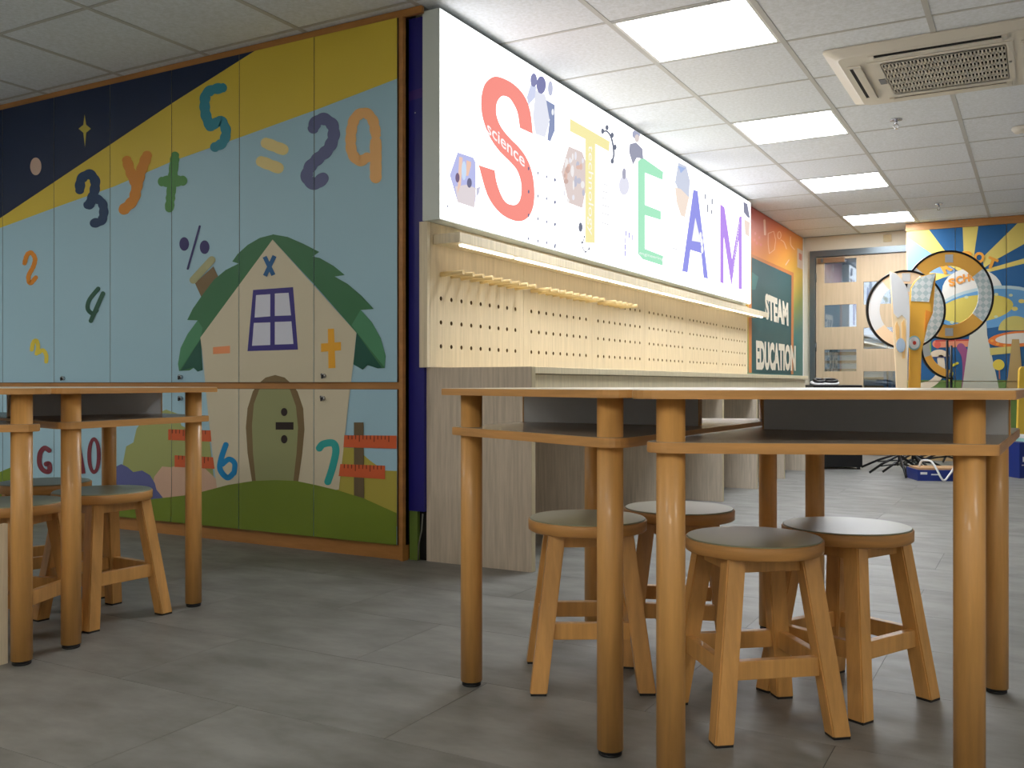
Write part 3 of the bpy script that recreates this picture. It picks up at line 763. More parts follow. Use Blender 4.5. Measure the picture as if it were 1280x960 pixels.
m3 = nt.nodes.new('ShaderNodeMath'); m3.operation = 'ADD'; nt.links.new(m1.outputs[0], m3.inputs[0]); nt.links.new(m2.outputs[0], m3.inputs[1])
rp = nt.nodes.new('ShaderNodeValToRGB'); cr = rp.color_ramp
cr.elements[0].position = .05; cr.elements[0].color = lin((196, 62, 48)); cr.elements[1].position = 1; cr.elements[1].color = lin((70, 124, 118))
for ps, c in ((.2, (212, 96, 50)), (.42, (226, 150, 56)), (.62, (214, 176, 70)), (.8, (140, 148, 74))):
    e = cr.elements.new(ps); e.color = lin(c)
nt.links.new(m3.outputs[0], rp.inputs[0]); nt.links.new(rp.outputs[0], b.inputs['Base Color'])
boxobj('board', GM, wm, XW + .001, XP, 8.281, 10.50, .84, CZ - .004)
s = Sheet('x', XP, 1)
s.poly([(936, 316), (992, 341), (991.5, 490), (936, 490)], paint((196, 122, 66)), 1)
s.poly([(939.5, 321.5), (989.3, 344.5), (988.6, 490), (939.5, 490)], paint((38, 82, 84)), 2)
s.poly([(939.5, 340), (948, 346), (944, 362), (939.5, 362)], paint((60, 118, 112)), 3)
CW = paint((226, 216, 196))
s.text('STEAM', (956, 366), (985, 378.5), (985.5, 408), (956.5, 399), CW, 4, bold=.055)
s.text('EDUCATION', (944.8, 425), (994.5, 432), (994.5, 464), (945.2, 462.5), CW, 4, bold=.055)
IC = paint((238, 190, 160))
s.stroke([(955.5, 275.5), (956.2, 293)], 2.6, IC, 2, smooth=False)
hexp = [(960, 292), (967, 289), (969.5, 300), (968, 312), (961.5, 317), (960, 305), (960, 292)]
for a_, b_ in zip(hexp[:-1], hexp[1:]): s.stroke([a_, b_], .8, IC, 2, smooth=False, cap=False)
s.ring((974, 294), 2.6, 5, 1, IC, 2, n=14); s.stroke([(976, 300), (980, 303), (983, 311)], 1, IC, 2); s.stroke([(988, 296), (988.5, 306), (993, 312)], 1.1, IC, 2); s.stroke([(986, 325), (982, 331)], 1.4, IC, 2, smooth=False)
for q in ((944, 292), (949, 297), (946, 304), (951, 306), (943, 300)): s.ell(q, 1.4, 2, paint((222, 120, 100)), 2, n=10)
s.poly([(996.5, 310), (1003.5, 314), (1003.5, 337), (996.5, 334)], paint((214, 190, 170)), 2); s.poly([(998.5, 316), (1002, 318), (1002, 326), (998.5, 324)], paint((200, 120, 90)), 3)
s.build('print', 8.29, 10.49, .85, CZ - .01, wm)
tag(boxobj('corner_strip', WHITEP, None, XW, XP + .004, 10.502, YF, 0, CZ - .004), 'thin pale corner strip between the rainbow panel and the far wall', 'trim').name = 'corner_strip'

# ================================================================== FAR PAINTED CUPBOARD
YC = 10.10
fc = thing('painted_cupboard', 'far wooden cupboard painted with sun rays and a flying saucer', 'cupboard', (0, 0, 0))
fx0 = -1.16
boxobj('carcass', mat('far_carcass', (206, 176, 130), rough=.5), fc, fx0, 1.9, YC, YF, 0, CZ - .075)
boxobj('top_rail', FRAMEW, fc, fx0 - .005, 1.9, YC - .022, YF, CZ - .074, CZ - .002)
PK[0] = 0.91
T = Sheet('y', YC - .018, -1)
def k7(L): return [(1130 + x / 7.68, 265 + y / 7.68) for x, y in L]
def k8(L): return [(1130 + x / 8.533, 380 + y / 8.533) for x, y in L]
YE = paint((232, 212, 112)); LB = paint((132, 170, 212)); 
T.poly([(1120, 280), (1159, 284), (1180, 312), (1215, 350), (1161, 315), (1133, 296), (1120, 290)], YE, 1)
T.poly([(1120, 290), (1135, 297), (1160, 314), (1205, 345), (1120, 352)], LB, 1)
T.poly([(1120, 345), (1165, 341), (1190, 343), (1164, 353), (1120, 362)], YE, 2)
T.poly([(1203, 275), (1224, 275), (1216, 330), (1205, 330)], YE, 1)
T.poly([(1228, 322), (1275, 276), (1284, 268), (1320, 262), (1320, 285), (1280, 305), (1248, 323), (1230, 335)], YE, 1)
T.poly([(1228, 338), (1280, 323), (1320, 312), (1320, 322), (1280, 329.5), (1228, 342)], YE, 1)
T.ell((1215.5, 364), 38, 29, paint((232, 230, 222)), 3)
T.ell((1236, 382), 66, 24, paint((190, 214, 218)), 3.5, rot=-7); T.ell((1236, 386), 66, 24, paint((104, 164, 214)), 4, rot=-7)
T.ell((1220, 386), 47, 17, paint((222, 204, 96)), 5, rot=-7)
for q in ((1208, 371.5), (1245.5, 368), (1263.5, 369), (1190, 403), (1245, 396)): T.ell(q, 2.6, 1.8, paint((212, 222, 180)), 6, n=14)
for q in ((1277, 376.5), (1268.5, 386)): T.ell(q, 4, 2.6, YE, 6, n=16)
T.poly([(1214, 403), (1233, 402), (1234, 419), (1247, 477), (1251, 500), (1200, 500), (1204, 477)], paint((212, 214, 198)), 7)
T.ell((1269, 413), 21, 18, paint((212, 198, 112)), 7, a0=0, a1=180)
T.ell((1271, 424), 36, 10, paint((236, 128, 56)), 8, rot=-4); T.ell((1272, 423), 28, 6.5, paint((232, 228, 216)), 9, rot=-4)
for q in ((1240, 426), (1247, 430), (1256, 432)): T.ell(q, 2.2, 1.6, paint((250, 170, 70)), 10, n=12)
T.poly([(1237, 435), (1264, 433), (1264, 441.5), (1238, 444)], paint((214, 200, 116)), 9)
T.poly([(1265, 424), (1274, 424), (1278, 470), (1280, 500), (1256, 500), (1260, 470)], paint((190, 162, 106)), 10)
T.ell((1248.3, 456), 7.3, 6.8, paint((236, 212, 80)), 8); T.stroke([(1249, 462), (1249.5, 474)], 1.6, paint((196, 120, 84)), 7, smooth=False, cap=False)
T.poly([(1120, 475), (1320, 475), (1320, 620), (1120, 620)], paint((112, 146, 74)), 2)
T.stroke([(1201, 434), (1207, 446), (1208, 470), (1205, 500)], 10, paint((156, 84, 132)), 6)
T.stroke([(1170, 430), (1210, 429)], 9, paint((228, 146, 112)), 5, smooth=False); T.stroke([(1170, 426), (1212, 425)], 2, paint((190, 70, 60)), 6, smooth=False)
T.ell((1172, 431), 4, 4.5, paint((222, 98, 84)), 8)
T.ell((1174, 446), 12.5, 9, paint((236, 218, 190)), 7, a0=0, a1=180); T.stroke([(1163, 447.5), (1186, 446)], 1.2, paint((60, 60, 110)), 9, smooth=False)
T.stroke([(1176, 448), (1176, 466), (1163, 480), (1140, 484)], 9, paint((238, 222, 196)), 7)
T.poly([(1160, 425), (1164, 425), (1164, 444), (1161, 444)], paint((124, 178, 84)), 5)
T.stroke([(1183, 463), (1190, 466), (1187, 475)], 3, paint((224, 216, 70)), 8); T.stroke([(1190, 457), (1197, 454)], 3, paint((224, 216, 70)), 8, smooth=False)
OT = paint((240, 166, 54))
def ch(c, x, y, w_, h_, rot, sheet=T, m=OT, lvl=12, bold=.05):
    def q(dx, dy):
        a = R(rot); return (x + dx * math.cos(a) - dy * math.sin(a), y + dx * math.sin(a) + dy * math.cos(a))
    sheet.text(c, q(-w_ / 2, -h_ / 2), q(w_ / 2, -h_ / 2), q(w_ / 2, h_ / 2), q(-w_ / 2, h_ / 2), m, lvl, bold)
for c, x, y, r_ in (('R', 1183, 334, -30), ('O', 1196, 325, -18), ('B', 1210, 321, -4), ('O', 1224, 322, 8), ('T', 1240, 329, 22)): ch(c, x, y, 13, 14, r_)
for c, x, y, r_ in (('S', 1190, 353, -14), ('C', 1199, 350, -10), ('H', 1208, 347.5, -5), ('O', 1217, 346, 0), ('O', 1226, 346, 4), ('L', 1235, 347, 8)): ch(c, x, y, 8.5, 10, r_, m=paint((238, 160, 70)))
PK[0] = 1.0
sx = [fx0 + .012] + [on_y(u, 480, YC - .018).x for u in (1194, 1258)]
pit = sx[2] - sx[1]
while sx[-1] < 1.8: sx.append(sx[-1] + pit)
basem = mat('print_deep_blue', (28, 88, 138), rough=.42, spec=.35)
for i in range(len(sx) - 1):
    for z0, z1 in ((.778, CZ - .077), (.07, .772)):
        d = boxobj('door', basem, fc, sx[i] + .003, sx[i + 1] - .003, YC - .018, YC - .001, z0, z1)
        if sx[i] < .5: T.build('print', sx[i] + .003, sx[i + 1] - .003, z0, z1, d, gap=.0006)

# ================================================================== AIR CONDITIONER
ac = thing('air_conditioner', 'square cream ceiling cassette air conditioner with grille', 'air conditioner', ((AC[0] + AC[1]) / 2, (AC[2] + AC[3]) / 2, CZ))
hx = (AC[1] - AC[0]) / 2
ac.scale = (1.045, 1.045, 1)
bm = bmesh.new()
# stepped body: outer rim, slope, inner plate
def ringz(h_, z, n=1): return [(-h_, -h_, z), (h_, -h_, z), (h_, h_, z), (-h_, h_, z)]
def loft(bm, loops, mi=0):
    L = [[bm.verts.new(p) for p in lp] for lp in loops]
    for a, b in zip(L[:-1], L[1:]):
        for k in range(len(a)): bm.faces.new((a[k], a[(k + 1) % len(a)], b[(k + 1) % len(a)], b[k])).material_index = mi
    return L
def rsq(h_, r_, z):
    pts = []
    for cx_, cy_, a0 in ((1, 1, 0), (-1, 1, 90), (-1, -1, 180), (1, -1, 270)):
        for k in range(5):
            a = R(a0 + 22.5 * k); pts.append((cx_ * (h_ - r_) + r_ * math.cos(a), cy_ * (h_ - r_) + r_ * math.sin(a), z))
    return pts
L = loft(bm, [rsq(hx, .03, 0), rsq(hx, .03, -.008), rsq(hx - .05, .05, -.03), rsq(hx - .055, .05, -.034), rsq(.30, .02, -.034)])
obj('fascia', bm, ACP, ac)
bm = bmesh.new()                                  # louvred intake: bars with gaps over a dark tray
box(bm, -.30, .30, -.30, .30, -.027, -.020, mi=1)
box(bm, -.30, .30, -.30, -.255, -.038, -.028); box(bm, -.30, .30, .255, .30, -.038, -.028); box(bm, -.30, -.245, -.255, .255, -.038, -.028); box(bm, .27, .30, -.255, .255, -.038, -.028)
obj('intake_frame', bm, [ACP, DKV], ac)
bm = bmesh.new()
nb = 33
for i in range(nb + 1):
    x = -.245 + .515 * i / nb; box(bm, x - .0035, x + .0035, -.255, .255, -.038, -.029)
for j in range(7):
    y = -.255 + .51 * j / 6; box(bm, -.245, .27, y - .013, y + .013, -.038, -.030)
tag(obj('intake_grille', bm, ACP, ac), kind='stuff')
for k in range(4):
    M = Matrix.Rotation(k * PI / 2, 4, 'Z')
    bm = bmesh.new()
    box(bm, -.26, .26, -.385, -.335, -.0365, -.0335, mi=1, M=M)
    box(bm, -.262, .262, -.366, -.330, -.045, -.0375, bev=.002, M=M)
    for sx_ in (-1, 1): box(bm, sx_ * .27 - .012, sx_ * .27 + .012, -.39, -.33, -.041, -.034, M=M, bev=.002)
    obj('louvre', bm, [ACP, DKV], ac)
boxobj('sensor', mat('sensor_grey', (70, 72, 78), rough=.3), ac, -.285, -.255, -.03, .05, -.041, -.037)
boxobj('latch', mat('latch_grey', (140, 136, 128), rough=.4), ac, .278, .290, -.02, .0, -.041, -.037)
def sprinkler(x, y, lab):
    t = thing('sprinkler', lab, 'sprinkler', (x, y, CZ))
    bm = bmesh.new(); lathe(bm, [(0, 0), (.035, 0), (.033, -.006), (.012, -.01), (0, -.01)]); obj('escutcheon', bm, CHROME, t)
    bm = bmesh.new(); cyl(bm, (0, 0, -.009), (0, 0, -.03), .008)
    for a in (0, PI): tube(bm, [(.007 * math.cos(a), 0, -.028), (.014 * math.cos(a), 0, -.04), (.004 * math.cos(a), 0, -.056)], .0025, 6)
    lathe(bm, [(0, -.058), (.014, -.058), (.014, -.055), (0, -.055)], n=16); obj('head', bm, CHROME, t)
sprinkler(-.755, 6.08, 'small metal fire sprinkler hanging just beyond the air conditioner'); sprinkler(-.78, 9.1, 'small metal fire sprinkler far back near the far cupboard')
t = thing('smoke_detector', 'round white smoke detector on the ceiling at the right edge', 'smoke detector', (-.10, 6.64, CZ))
bm = bmesh.new(); lathe(bm, [(0, 0), (.055, 0), (.055, -.015), (.04, -.034), (.018, -.04), (0, -.04)]); obj('housing', bm, ACP, t)
bm = bmesh.new(); lathe(bm, [(0, -.038), (.012, -.039), (.012, -.043), (0, -.044)]); obj('sensor', bm, GREYP, t)

# ================================================================== TABLES
def rounded(pts, rad, n=6):
    out = []; N = len(pts)
    for i in range(N):
        p0, p1, p2 = Vector(pts[i - 1]), Vector(pts[i]), Vector(pts[(i + 1) % N])
        a = (p0 - p1).normalized(); b = (p2 - p1).normalized(); ang = a.angle(b); r = rad[i] if isinstance(rad, (list, tuple)) else rad
        t_ = r / math.tan(ang / 2); A_, B_ = p1 + a * t_, p1 + b * t_
        c = p1 + (a + b).normalized() * (r / math.sin(ang / 2))
        va, vb = A_ - c, B_ - c; sgn = va.angle_signed(vb)
        for k in range(n + 1):
            f = -sgn * k / n; cs, sn = math.cos(f), math.sin(f)
            out.append((c.x + va.x * cs - va.y * sn, c.y + va.x * sn + va.y * cs))
    return out
def offset(q, d):
    c = sum((Vector(p) for p in q), Vector((0, 0))) / len(q); out = []
    for i in range(len(q)):
        a, b, e = Vector(q[i - 1]), Vector(q[i]), Vector(q[(i + 1) % len(q)])
        d0 = (d[i - 1] if isinstance(d, (list, tuple)) else d); d1 = (d[i] if isinstance(d, (list, tuple)) else d)
        def line(p, r_, dd):
            t_ = (r_ - p).normalized(); n_ = Vector((t_.y, -t_.x))
            if n_.dot(p - c) < 0: n_ = -n_
            return n_, n_.dot(p) + dd
        n1, k1 = line(a, b, d0); n2, k2 = line(b, e, d1)
        det = n1.x * n2.y - n1.y * n2.x
        out.append(((k1 * n2.y - k2 * n1.y) / det, (n1.x * k2 - n2.x * k1) / det))
    return out
HS, HL, TD = .345, .57, .484
def make_table(label):
    """local frame: long side on x = 0, short side on x = +TD"""
    t = thing('trapezoid_table', label, 'table', group=None)
    q = [(0, -HL), (TD, -HS), (TD, HS), (0, HL)]
    zt, zb = .7395, .7225
    o_top = rounded(offset(q, [.055, .076, .055, .068]), [.05, .009, .009, .05])
    bm = bmesh.new(); prism(bm, o_top, zb, zt - .0012)
    bmesh.ops.bevel(bm, geom=[e for e in bm.edges if abs(e.verts[0].co.z - e.verts[1].co.z) < 1e-5], offset=.0015, segments=2, affect='EDGES')
    tp = obj('tabletop', bm, BEECHX, t)
    bm = bmesh.new(); prism(bm, rounded(offset(q, [.053, .074, .053, .066]), [.048, .007, .007, .048]), zt - .0016, zt); obj('laminate', bm, LAMT, tp)
    bm = bmesh.new(); prism(bm, rounded(offset(q, [.036, .050, .036, .043]), [.035, .012, .012, .035]), .623, .6425 )
    bmesh.ops.bevel(bm, geom=[e for e in bm.edges if abs(e.verts[0].co.z - e.verts[1].co.z) < 1e-5], offset=.0015, segments=2, affect='EDGES')
    s_ = obj('shelf', bm, BEECHX, t)
    bm = bmesh.new(); prism(bm, rounded(offset(q, [.034, .048, .034, .041]), [.033, .010, .010, .033]), .6422, .6430); obj('laminate', bm, LAMD, s_)
    bm = bmesh.new(); box(bm, .015, TD + .045, -.008, .008, .6432, .7224)
    dv = obj('divider', bm, GREYP, t)
    bm = bmesh.new(); obj('edge_strip', bm, BEECH, dv) if box(bm, .0115, .0149, -.009, .009, .6432, .7224) else 0; bm = bmesh.new(); box(bm, TD + .0451, TD + .0485, -.009, .009, .6432, .7224); obj('edge_strip', bm, BEECH, dv)
    for x, y in q:
        bm = bmesh.new(); cyl(bm, (x, y, .012), (x, y, .7224), .0268, n=28); lg = obj('leg', bm, BEECH, t)
        bm = bmesh.new(); lathe(bm, [(0, 0), (.022, 0), (.024, .002), (.024, .0055), (.021, .0065), (.024, .0075), (.024, .0118), (0, .0118)], (x, y, 0), n=24); obj('foot', bm, RUB, lg)
    return t
ta = make_table('beech trapezoid table of the right group, beside the pegboard wall')
ta.location = (-.744, 2.337, 0); ta.rotation_euler.z = PI - .029
tb = copy_tree(ta); tb.location = (-.586, 2.252, 0); tb.rotation_euler.z = -.027
tb['label'] = 'large beech trapezoid table in the right foreground, nearest the camera'
u = Vector((math.cos(R(164.7)), math.sin(R(164.7)))); pv = Vector((math.cos(R(74.7)), math.sin(R(74.7))))
cM = Vector((-2.408, 1.733)) + u * HL
tcc = copy_tree(ta); tcc.location = (cM.x, cM.y, 0); tcc.rotation_euler.z = R(74.7)
tcc['label'] = 'beech trapezoid table of the left group, nearer the painted cupboard'
dM = Vector((-2.381, 1.566)) + u * HL
td = copy_tree(ta); td.location = (dM.x, dM.y, 0); td.rotation_euler.z = R(254.7)
td['label'] = 'beech trapezoid table cut off by the left edge of the photo'
for t in (ta, tb, tcc, td): t['group'] = 'beech trapezoid tables'

# ================================================================== STOOLS
def make_stool():
    t = thing('wooden_stool', '', 'stool')
    bm = bmesh.new(); lathe(bm, [(0, .378), (.147, .378), (.151, .381), (.1515, .404), (.150, .4065), (0, .4065)], n=48); se = obj('seat', bm, BEECHX, t)
    bm = bmesh.new(); lathe(bm, [(0, .406), (.1475, .406), (.148, .4075), (.146, .4095), (0, .4095)], n=48); obj('laminate', bm, LAMS, se)
    hb, ht = .131, .084
    for sx_ in (-1, 1):
        for sy_ in (-1, 1):
            bm = bmesh.new(); w2 = .0205
            b0 = Vector((sx_ * hb, sy_ * hb, .006)); t0 = Vector((sx_ * ht, sy_ * ht, .3775))
            lo = [bm.verts.new(b0 + Vector((a * w2, b_ * w2, 0))) for a, b_ in ((-1, -1), (1, -1), (1, 1), (-1, 1))]
            hi = [bm.verts.new(t0 + Vector((a * w2, b_ * w2, 0))) for a, b_ in ((-1, -1), (1, -1), (1, 1), (-1, 1))]
            bm.faces.new(lo[::-1]); bm.faces.new(hi)
            for k in range(4): bm.faces.new((lo[k], lo[(k + 1) % 4], hi[(k + 1) % 4], hi[k]))
            bmesh.ops.bevel(bm, geom=[e for e in bm.edges if abs(e.verts[0].co.z - e.verts[1].co.z) > .1], offset=.003, segments=2, affect='EDGES')
            lg = obj('leg', bm, BEECH, t)
            bm = bmesh.new(); box(bm, b0.x - .019, b0.x + .019, b0.y - .019, b0.y + .019, 0, .0059); obj('foot_pad', bm, RUB, lg)
    def lerp(z): return hb + (ht - hb) * (z - .006) / .3715
    for z0, z1, th_, nm, ins in ((.347, .3775, .018, 'apron', .004), (.128, .168, .020, 'stretcher', 0)):
        zc = (z0 + z1) / 2; d = lerp(zc); L_ = d - .0195
        for k in range(4):
            zz0, zz1 = z0, z1
            bm = bmesh.new(); box(bm, -L_, L_, d - th_ / 2 - ins, d + th_ / 2 - ins, zz0, zz1, bev=.002, M=Matrix.Rotation(k * PI / 2, 4, 'Z')); obj(nm, bm, BEECH, t)
    return t
st0 = make_stool()
SP = [((-.560, 2.110), 39.2, 'round wooden stool at the front of the right group, in front of the others'),
      ((-1.012, 2.205), 30.0, 'leftmost round wooden stool under the right group of tables'),
      ((-.872, 2.505), 20.0, 'rearmost round wooden stool of the right group, its seat catching bright light'),
      ((-.408, 2.385), 64.0, 'right hand round wooden stool behind the front stool of the right group'),
      ((-2.635, 2.010), 87.0, 'round wooden stool under the left tables, beside their rightmost leg'),
      ((-2.612, 1.680), 22.0, 'round wooden stool partly cut off at the left edge, behind the front left leg'),
      ((-3.040, 2.085), 75.0, 'shaded round wooden stool farthest back under the left tables')]
for i, ((x, y), a, lab) in enumerate(SP):
    o = st0 if i == 0 else copy_tree(st0)
    o.location = (x, y, 0); o.rotation_euler.z = R(a); o['label'] = lab; o['group'] = 'round wooden stools under the tables'
# low pale board under the left tables
bm = bmesh.new(); box(bm, -2.435, -2.42, 1.16, 1.552, 0, .375); box(bm, -2.64, -2.435, 1.16, 1.175, 0, .375)
tag(obj('low_screen', bm, ASH), 'low pale wooden board standing under the left table at the photo edge', 'board')

# ================================================================== PROPS AT THE FAR END
def tripod(t, hub, h, reach, ang0, r=.011):
    bm = bmesh.new(); cyl(bm, (0, 0, .12), (0, 0, h), r, n=12); cyl(bm, (0, 0, h * .55), (0, 0, h * .55 + .05), r * 1.7, n=12); obj('pole', bm, BLK, t)
    for k in range(3):
        a = R(ang0 + 120 * k); c_, s_ = math.cos(a), math.sin(a)
        bm = bmesh.new(); tube(bm, [(0, 0, .17), (c_ * reach * .6, s_ * reach * .6, .085), (c_ * reach, s_ * reach, .012)], .010, 8)
        tube(bm, [(0, 0, .10), (c_ * reach * .62, s_ * reach * .62, .07)], .006, 6); obj('leg', bm, BLK, t)
def disc_prop(t, cz, r, w_, segs, rim=BLK, arc=(0, 360), yoff=-.02):
    """ring board facing -Y locally, made of coloured sectors, with a black rim"""
    n = 72
    def ringpart(a0, a1, r0, r1, y0, y1):
        bm = bmesh.new(); m_ = max(2, int(abs(a1 - a0) / 5)); L_ = []
        for i in range(m_ + 1):
            a = R(a0 + (a1 - a0) * i / m_); c_, s_ = math.cos(a), math.sin(a)
            L_.append([bm.verts.new((r_ * c_, y_, cz + r_ * s_)) for r_, y_ in ((r0, y0), (r1, y0), (r1, y1), (r0, y1))])
        full = abs(a1 - a0) >= 360
        for a, b in zip(L_[:-1], L_[1:]):
            for k in range(4): bm.faces.new((a[k], a[(k + 1) % 4], b[(k + 1) % 4], b[k]))
        if not full: bm.faces.new(L_[0]); bm.faces.new(L_[-1][::-1])
        else: bmesh.ops.remove_doubles(bm, verts=bm.verts[:], dist=1e-5)
        return bm
    hp = obj('hoop', ringpart(*arc, r - .006, r + .010, yoff - .012, yoff + .012), rim, t)
    for a0, a1, m in segs: obj('band', ringpart(a0, a1, r - w_, r - .006, yoff - .004, yoff + .004), m, hp)
    for a in ((90, 270) if arc[1] == 360 else ()):
        c_, s_ = math.cos(R(a)) * (r - w_ / 2), math.sin(R(a)) * (r - w_ / 2)
        bm = bmesh.new(); box(bm, c_ - .035, c_ + .035, yoff - .008, yoff - .0045, cz + s_ - .035, cz + s_ + .035); obj('mount', bm, GREYP, hp)
CK = bpy.data.materials.new('checked_print'); CK.use_nodes = True; nt = CK.node_tree; b = nt.nodes['Principled BSDF']; b.inputs['Roughness'].default_value = .4
tc = nt.nodes.new('ShaderNodeTexCoord'); mp = nt.nodes.new('ShaderNodeMapping'); mp.inputs['Rotation'].default_value = (0, R(45), 0); ck = nt.nodes.new('ShaderNodeTexChecker')
ck.inputs['Scale'].default_value = 26; ck.inputs['Color1'].default_value = lin((228, 232, 230)); ck.inputs['Color2'].default_value = lin((192, 208, 206))
mp.inputs['Location'].default_value = (.01, .013, .017)
nt.links.new(tc.outputs['Object'], mp.inputs[0]); nt.links.new(mp.outputs[0], ck.inputs[0]); nt.links.new(ck.outputs[0], b.inputs['Base Color'])
ORG = mat('prop_orange', (250, 188, 86), rough=.4); WHP = mat('prop_white', (222, 222, 222), rough=.4); PCH = mat('prop_peach', (244, 214, 178), rough=.4)
def place(uv_x, dep):
    p = at_depth(uv_x, 480, dep); return (p.x, p.y, 0)
zpx = lambda v, dep: H + (480 - v) * dep / F
rzf = A
# left ring, nearer
dep = 8.1
t = thing('hoop_stand', 'white ring with black rim on a black tripod, left of the tall blades', 'prop stand', place(1131, dep), rzf, 'ring props on black tripods')
disc_prop(t, zpx(387.5, dep), 48 * dep / F, .105, [(-60, 60, CK), (60, 130, PCH), (130, 215, WHP), (215, 300, PCH)])
tripod(t, 0, zpx(430, dep), .40, 10)
dep = 8.45
t = thing('hoop_stand', 'high ring with orange top and checked side on a black tripod', 'prop stand', place(1184, dep), rzf, 'ring props on black tripods')
disc_prop(t, zpx(369.5, dep), 54.5 * dep / F, .125, [(38, 140, ORG), (-38, 38, CK), (140, 175, WHP), (175, 255, PCH), (255, 322, ORG)], yoff=-.03)
tripod(t, 0, zpx(420, dep), .42, 40)
dep = 8.6
t = thing('hoop_stand', 'low curved crescent prop with black rim behind the white ring', 'prop stand', place(1189, dep), rzf, 'ring props on black tripods')
disc_prop(t, zpx(434, dep), 39 * dep / F, .075, [(150, 200, mat('prop_grey', (190, 198, 200), rough=.4)), (200, 262, ORG)], yoff=-.03, arc=(150, 270))
tripod(t, 0, zpx(432, dep), .40, 75)
# blades
def blade(name, lab, depth, ox, pts, parts, ang0):
    t = thing(name, lab, 'prop stand', place(ox, depth), rzf, 'tall blade props on tripods')
    k = depth / F
    L_ = [((x - ox) * k, zpx(y, depth)) for x, y in pts]
    def slab(poly, y0, y1, m, nm, par):
        bm = bmesh.new(); a = [bm.verts.new((x, y0, z)) for x, z in poly]; b_ = [bm.verts.new((x, y1, z)) for x, z in poly]
        bm.faces.new(a); bm.faces.new(b_[::-1])
        for i in range(len(poly)): bm.faces.new((a[i], a[(i + 1) % len(poly)], b_[(i + 1) % len(poly)], b_[i]))
        bmesh.ops.triangulate(bm, faces=bm.faces[:])
        return obj(nm, bm, m, par)
    base = slab(L_, -.045, -.03, parts[0], 'blade_board', t)
    for nm, poly, m in parts[1:]:
        slab([((x - ox) * k, zpx(y, depth)) for x, y in poly], -.050, -.0452, m, nm, base)
    tripod(t, 0, zpx(470, depth), .24, ang0)
    return t, base, k
t, base, k = blade('blade_stand', 'tall slim blade with white tip and pale orange body in front of the rings', 7.72, 1124,
    [(1110, 340), (1117, 342), (1124, 349), (1130, 359), (1133.5, 372), (1134.5, 390), (1134, 420), (1132, 445), (1129.5, 515), (1119, 515), (1117, 460), (1114.5, 420), (1113.5, 390), (1111, 362)],
    [mat('prop_pale_orange', (248, 224, 184), rough=.4), ('tip', [(1110.4, 341), (1117, 343), (1124, 350), (1130, 360), (1133, 372), (1134, 388), (1133.6, 420), (1131, 450), (1130, 400), (1124, 394), (1119, 398), (1114.2, 392), (1111.5, 362)], WHP),
     ('stripe', [(1116, 408), (1118, 402), (1121, 410), (1122, 440), (1119, 440)], mat('prop_soft_orange', (248, 200, 130), rough=.4)),
     ('stripe', [(1124, 404), (1127, 400), (1129, 410), (1128, 448), (1125, 448)], mat('prop_soft_orange', (248, 200, 130)))], 20)
bm = bmesh.new(); lathe(bm, [(0, 0), (.040, 0), (.040, .006), (0, .006)], n=24)
for v in bm.verts: v.co = Vector((v.co.x * .9 - .01, -.0503 - v.co.z, v.co.y * 1.45 + zpx(432, 7.72)))
obj('emblem', bm, mat('emblem_pale_blue', (178, 196, 214), rough=.4), base)
t, base, k = blade('blade_stand', 'tall yellow orange blade with checked tip beside the white tipped blade', 7.88, 1141,
    [(1136, 360), (1141, 352), (1148, 346), (1158, 343), (1167, 342), (1163, 356), (1160, 372), (1160, 384), (1163, 392), (1157, 405), (1153, 418), (1149, 440), (1147, 470), (1147, 515), (1133, 515), (1134, 440), (1134, 390)],
    [mat('prop_yellow', (240, 182, 72), rough=.4), ('tip', [(1136.6, 361), (1141.5, 353), (1148.2, 347), (1158, 344), (1166, 343), (1162, 356), (1159.5, 371), (1158, 378), (1136, 377)], CK),
     ('flame', [(1154, 388), (1161.5, 391), (1156, 405), (1152, 416)], mat('prop_deep_orange', (238, 150, 56), rough=.4))], 50)
bm = bmesh.new(); lathe(bm, [(0, 0), (.052, 0), (.052, .006), (0, .006)], n=28)
for v in bm.verts: v.co = Vector((v.co.x - .012, -.0503 - v.co.z, v.co.y * 1.15 + zpx(429, 7.88)))
em = obj('emblem', bm, mat('emblem_teal', (142, 186, 190), rough=.4), base)
bm = bmesh.new(); lathe(bm, [(0, 0), (.042, 0), (.042, .004), (0, .004)], n=24); lathe(bm, [(0, 0), (.014, 0), (.014, .006), (0, .006)], n=16, mi=1)
for v in bm.verts: v.co = Vector((v.co.x - .012, -.0565 - v.co.z, v.co.y * 1.15 + zpx(429, 7.88)))
obj('emblem_face', bm, [WHP, mat('prop_red', (200, 70, 56), rough=.4)], em)

# black cabinet with headset
p = at_depth(1040, 480, 8.45)
t = thing('black_case', 'black upright case on the floor past the end of the counter', 'case', (p.x, p.y, 0), rzf)
boxobj('body', BLK, t, -.215, .215, -.16, .16, .02, .742, bev=.008)
for x in (-.19, .19):
    for y in (-.13, .13): bm = bmesh.new(); cyl(bm, (x, y, 0), (x, y, .02), .015, n=12); obj('foot', bm, RUB, t)
p = at_depth(1030, 480, 8.42)
t = thing('coiled_cable', 'black and white coil lying on the black case beside the door', 'cable', (p.x, p.y, .742), rzf)
for k_, (cx_, m_, rr_) in enumerate(((-.05, WHP, .062), (.05, WHP, .075), (-.04, BLK, .045), (.055, BLK, .058))):
    bm = bmesh.new(); tube(bm, [(cx_ + rr_ * math.cos(2 * PI * i / 28), rr_ * .9 * math.sin(2 * PI * i / 28), .018 + .02 * (k_ // 2) + .012 * math.sin(2 * PI * i / 28)) for i in range(29)], .010 if k_ < 2 else .014, 8); obj('loop', bm, m_, t)
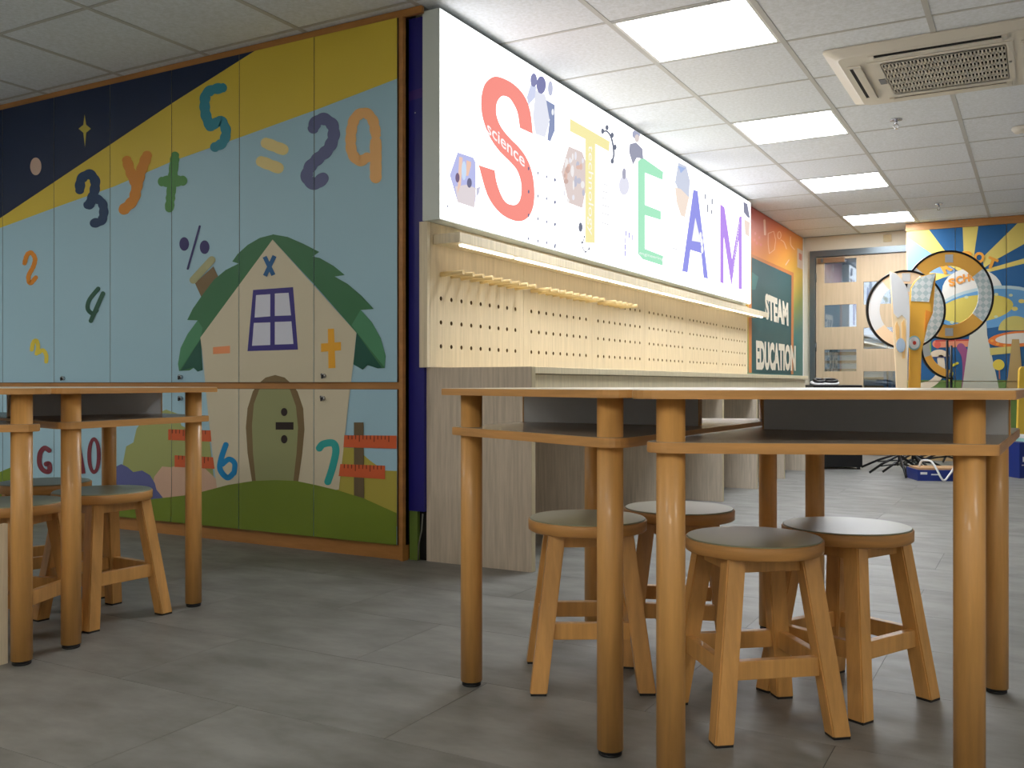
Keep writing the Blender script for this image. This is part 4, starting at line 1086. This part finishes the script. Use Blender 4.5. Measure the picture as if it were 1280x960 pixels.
# blue tray with cardboard and a white cord
NB = mat('navy_carton', (22, 44, 120), rough=.4); CBD = mat('cardboard', (190, 150, 108), rough=.7)
p = at_depth(1183, 480, 7.42)
t = thing('blue_tray', 'open navy blue carton tray lying on the floor behind the table leg', 'box', (p.x, p.y, 0), rzf + R(-6))
bm = bmesh.new(); box(bm, -.26, .30, -.14, .14, 0, .012); box(bm, -.26, .30, -.14, -.13, .012, .085); box(bm, -.26, .30, .13, .14, .012, .085); box(bm, -.26, -.25, -.13, .13, .012, .085); box(bm, .29, .30, -.13, .13, .012, .085)
obj('tray', bm, NB, t)
boxobj('cardboard_insert', CBD, t, -.245, .285, -.125, .125, .013, .098)
s_ = bmesh.new(); box(s_, .04, .10, -.1415, -.14, .02, .06); box(s_, -.24, -.19, -.1415, -.14, .05, .068); box(s_, -.16, -.10, -.1415, -.14, .045, .055); obj('label', s_, WHP, t)
bm = bmesh.new(); pth = [(-.21, -.02, .105), (-.20, -.05, .15), (-.15, -.10, .15), (-.13, -.16, .10), (-.09, -.20, .012), (-.03, -.17, .06), (.03, -.12, .115), (.12, -.06, .11)]
o = at_depth(1183, 480, 7.42)
M = Matrix.Translation((o.x, o.y, 0)) @ Matrix.Rotation(rzf + R(-6), 4, 'Z')
q3 = []
for i in range(len(pth) - 1):
    a0, a1, a2, a3 = [Vector(pth[min(max(i + d_, 0), len(pth) - 1)]) for d_ in (-1, 0, 1, 2)]
    for k_ in range(5):
        t_ = k_ / 5; q3.append(.5 * (2 * a1 + (a2 - a0) * t_ + (2 * a0 - 5 * a1 + 4 * a2 - a3) * t_ * t_ + (3 * a1 - a0 - 3 * a2 + a3) * t_ ** 3))
for q_ in q3: q_.z = max(q_.z, .009)
tube(bm, [M @ q for q in q3], .008, 8)
tag(obj('white_cord', bm, WHP), 'white cord looped over the blue tray on the floor', 'cord')
t = thing('blue_carton', 'upright navy blue carton with white label at the right edge', 'box', (at_depth(1270, 480, 7.62).x, at_depth(1270, 480, 7.62).y, 0), rzf + R(8))
boxobj('carton', NB, t, -.05, .05, -.11, .11, 0, .285, bev=.002)
boxobj('label', WHP, t, -.022, .012, -.1115, -.11, .13, .17); boxobj('label', WHP, t, -.03, .03, -.1115, -.11, .10, .108)
t = thing('teal_box', 'pale teal box beside the upright navy carton', 'box', (at_depth(1291, 480, 8.0).x, at_depth(1291, 480, 8.0).y, 0), rzf)
boxobj('body', mat('pale_teal', (150, 196, 190), rough=.5), t, -.09, .15, -.1, .1, 0, .29, bev=.004); boxobj('lid', WHP, t, -.095, .155, -.105, .105, .29, .32, bev=.004)
p = at_depth(1293, 480, 8.6)
t = thing('yellow_stand', 'tall yellow rounded display panel at the right edge beyond the table', 'display panel', (p.x, p.y, 0), rzf)
bm = bmesh.new(); pts = rounded([(-.17, 0.02), (.3, 0.02), (.3, .91), (-.14, .91)], [.004, .004, .04, .04])
a = [bm.verts.new((x, -.015, z)) for x, z in pts]; b_ = [bm.verts.new((x, .015, z)) for x, z in pts]; bm.faces.new(a); bm.faces.new(b_[::-1])
for i in range(len(pts)): bm.faces.new((a[i], a[(i + 1) % len(pts)], b_[(i + 1) % len(pts)], b_[i]))
obj('panel', bm, mat('signal_yellow', (236, 196, 74), rough=.45), t)
boxobj('base', mat('signal_yellow', (236, 196, 74)), t, -.17, .3, -.1, .1, 0, .02, bev=.003)
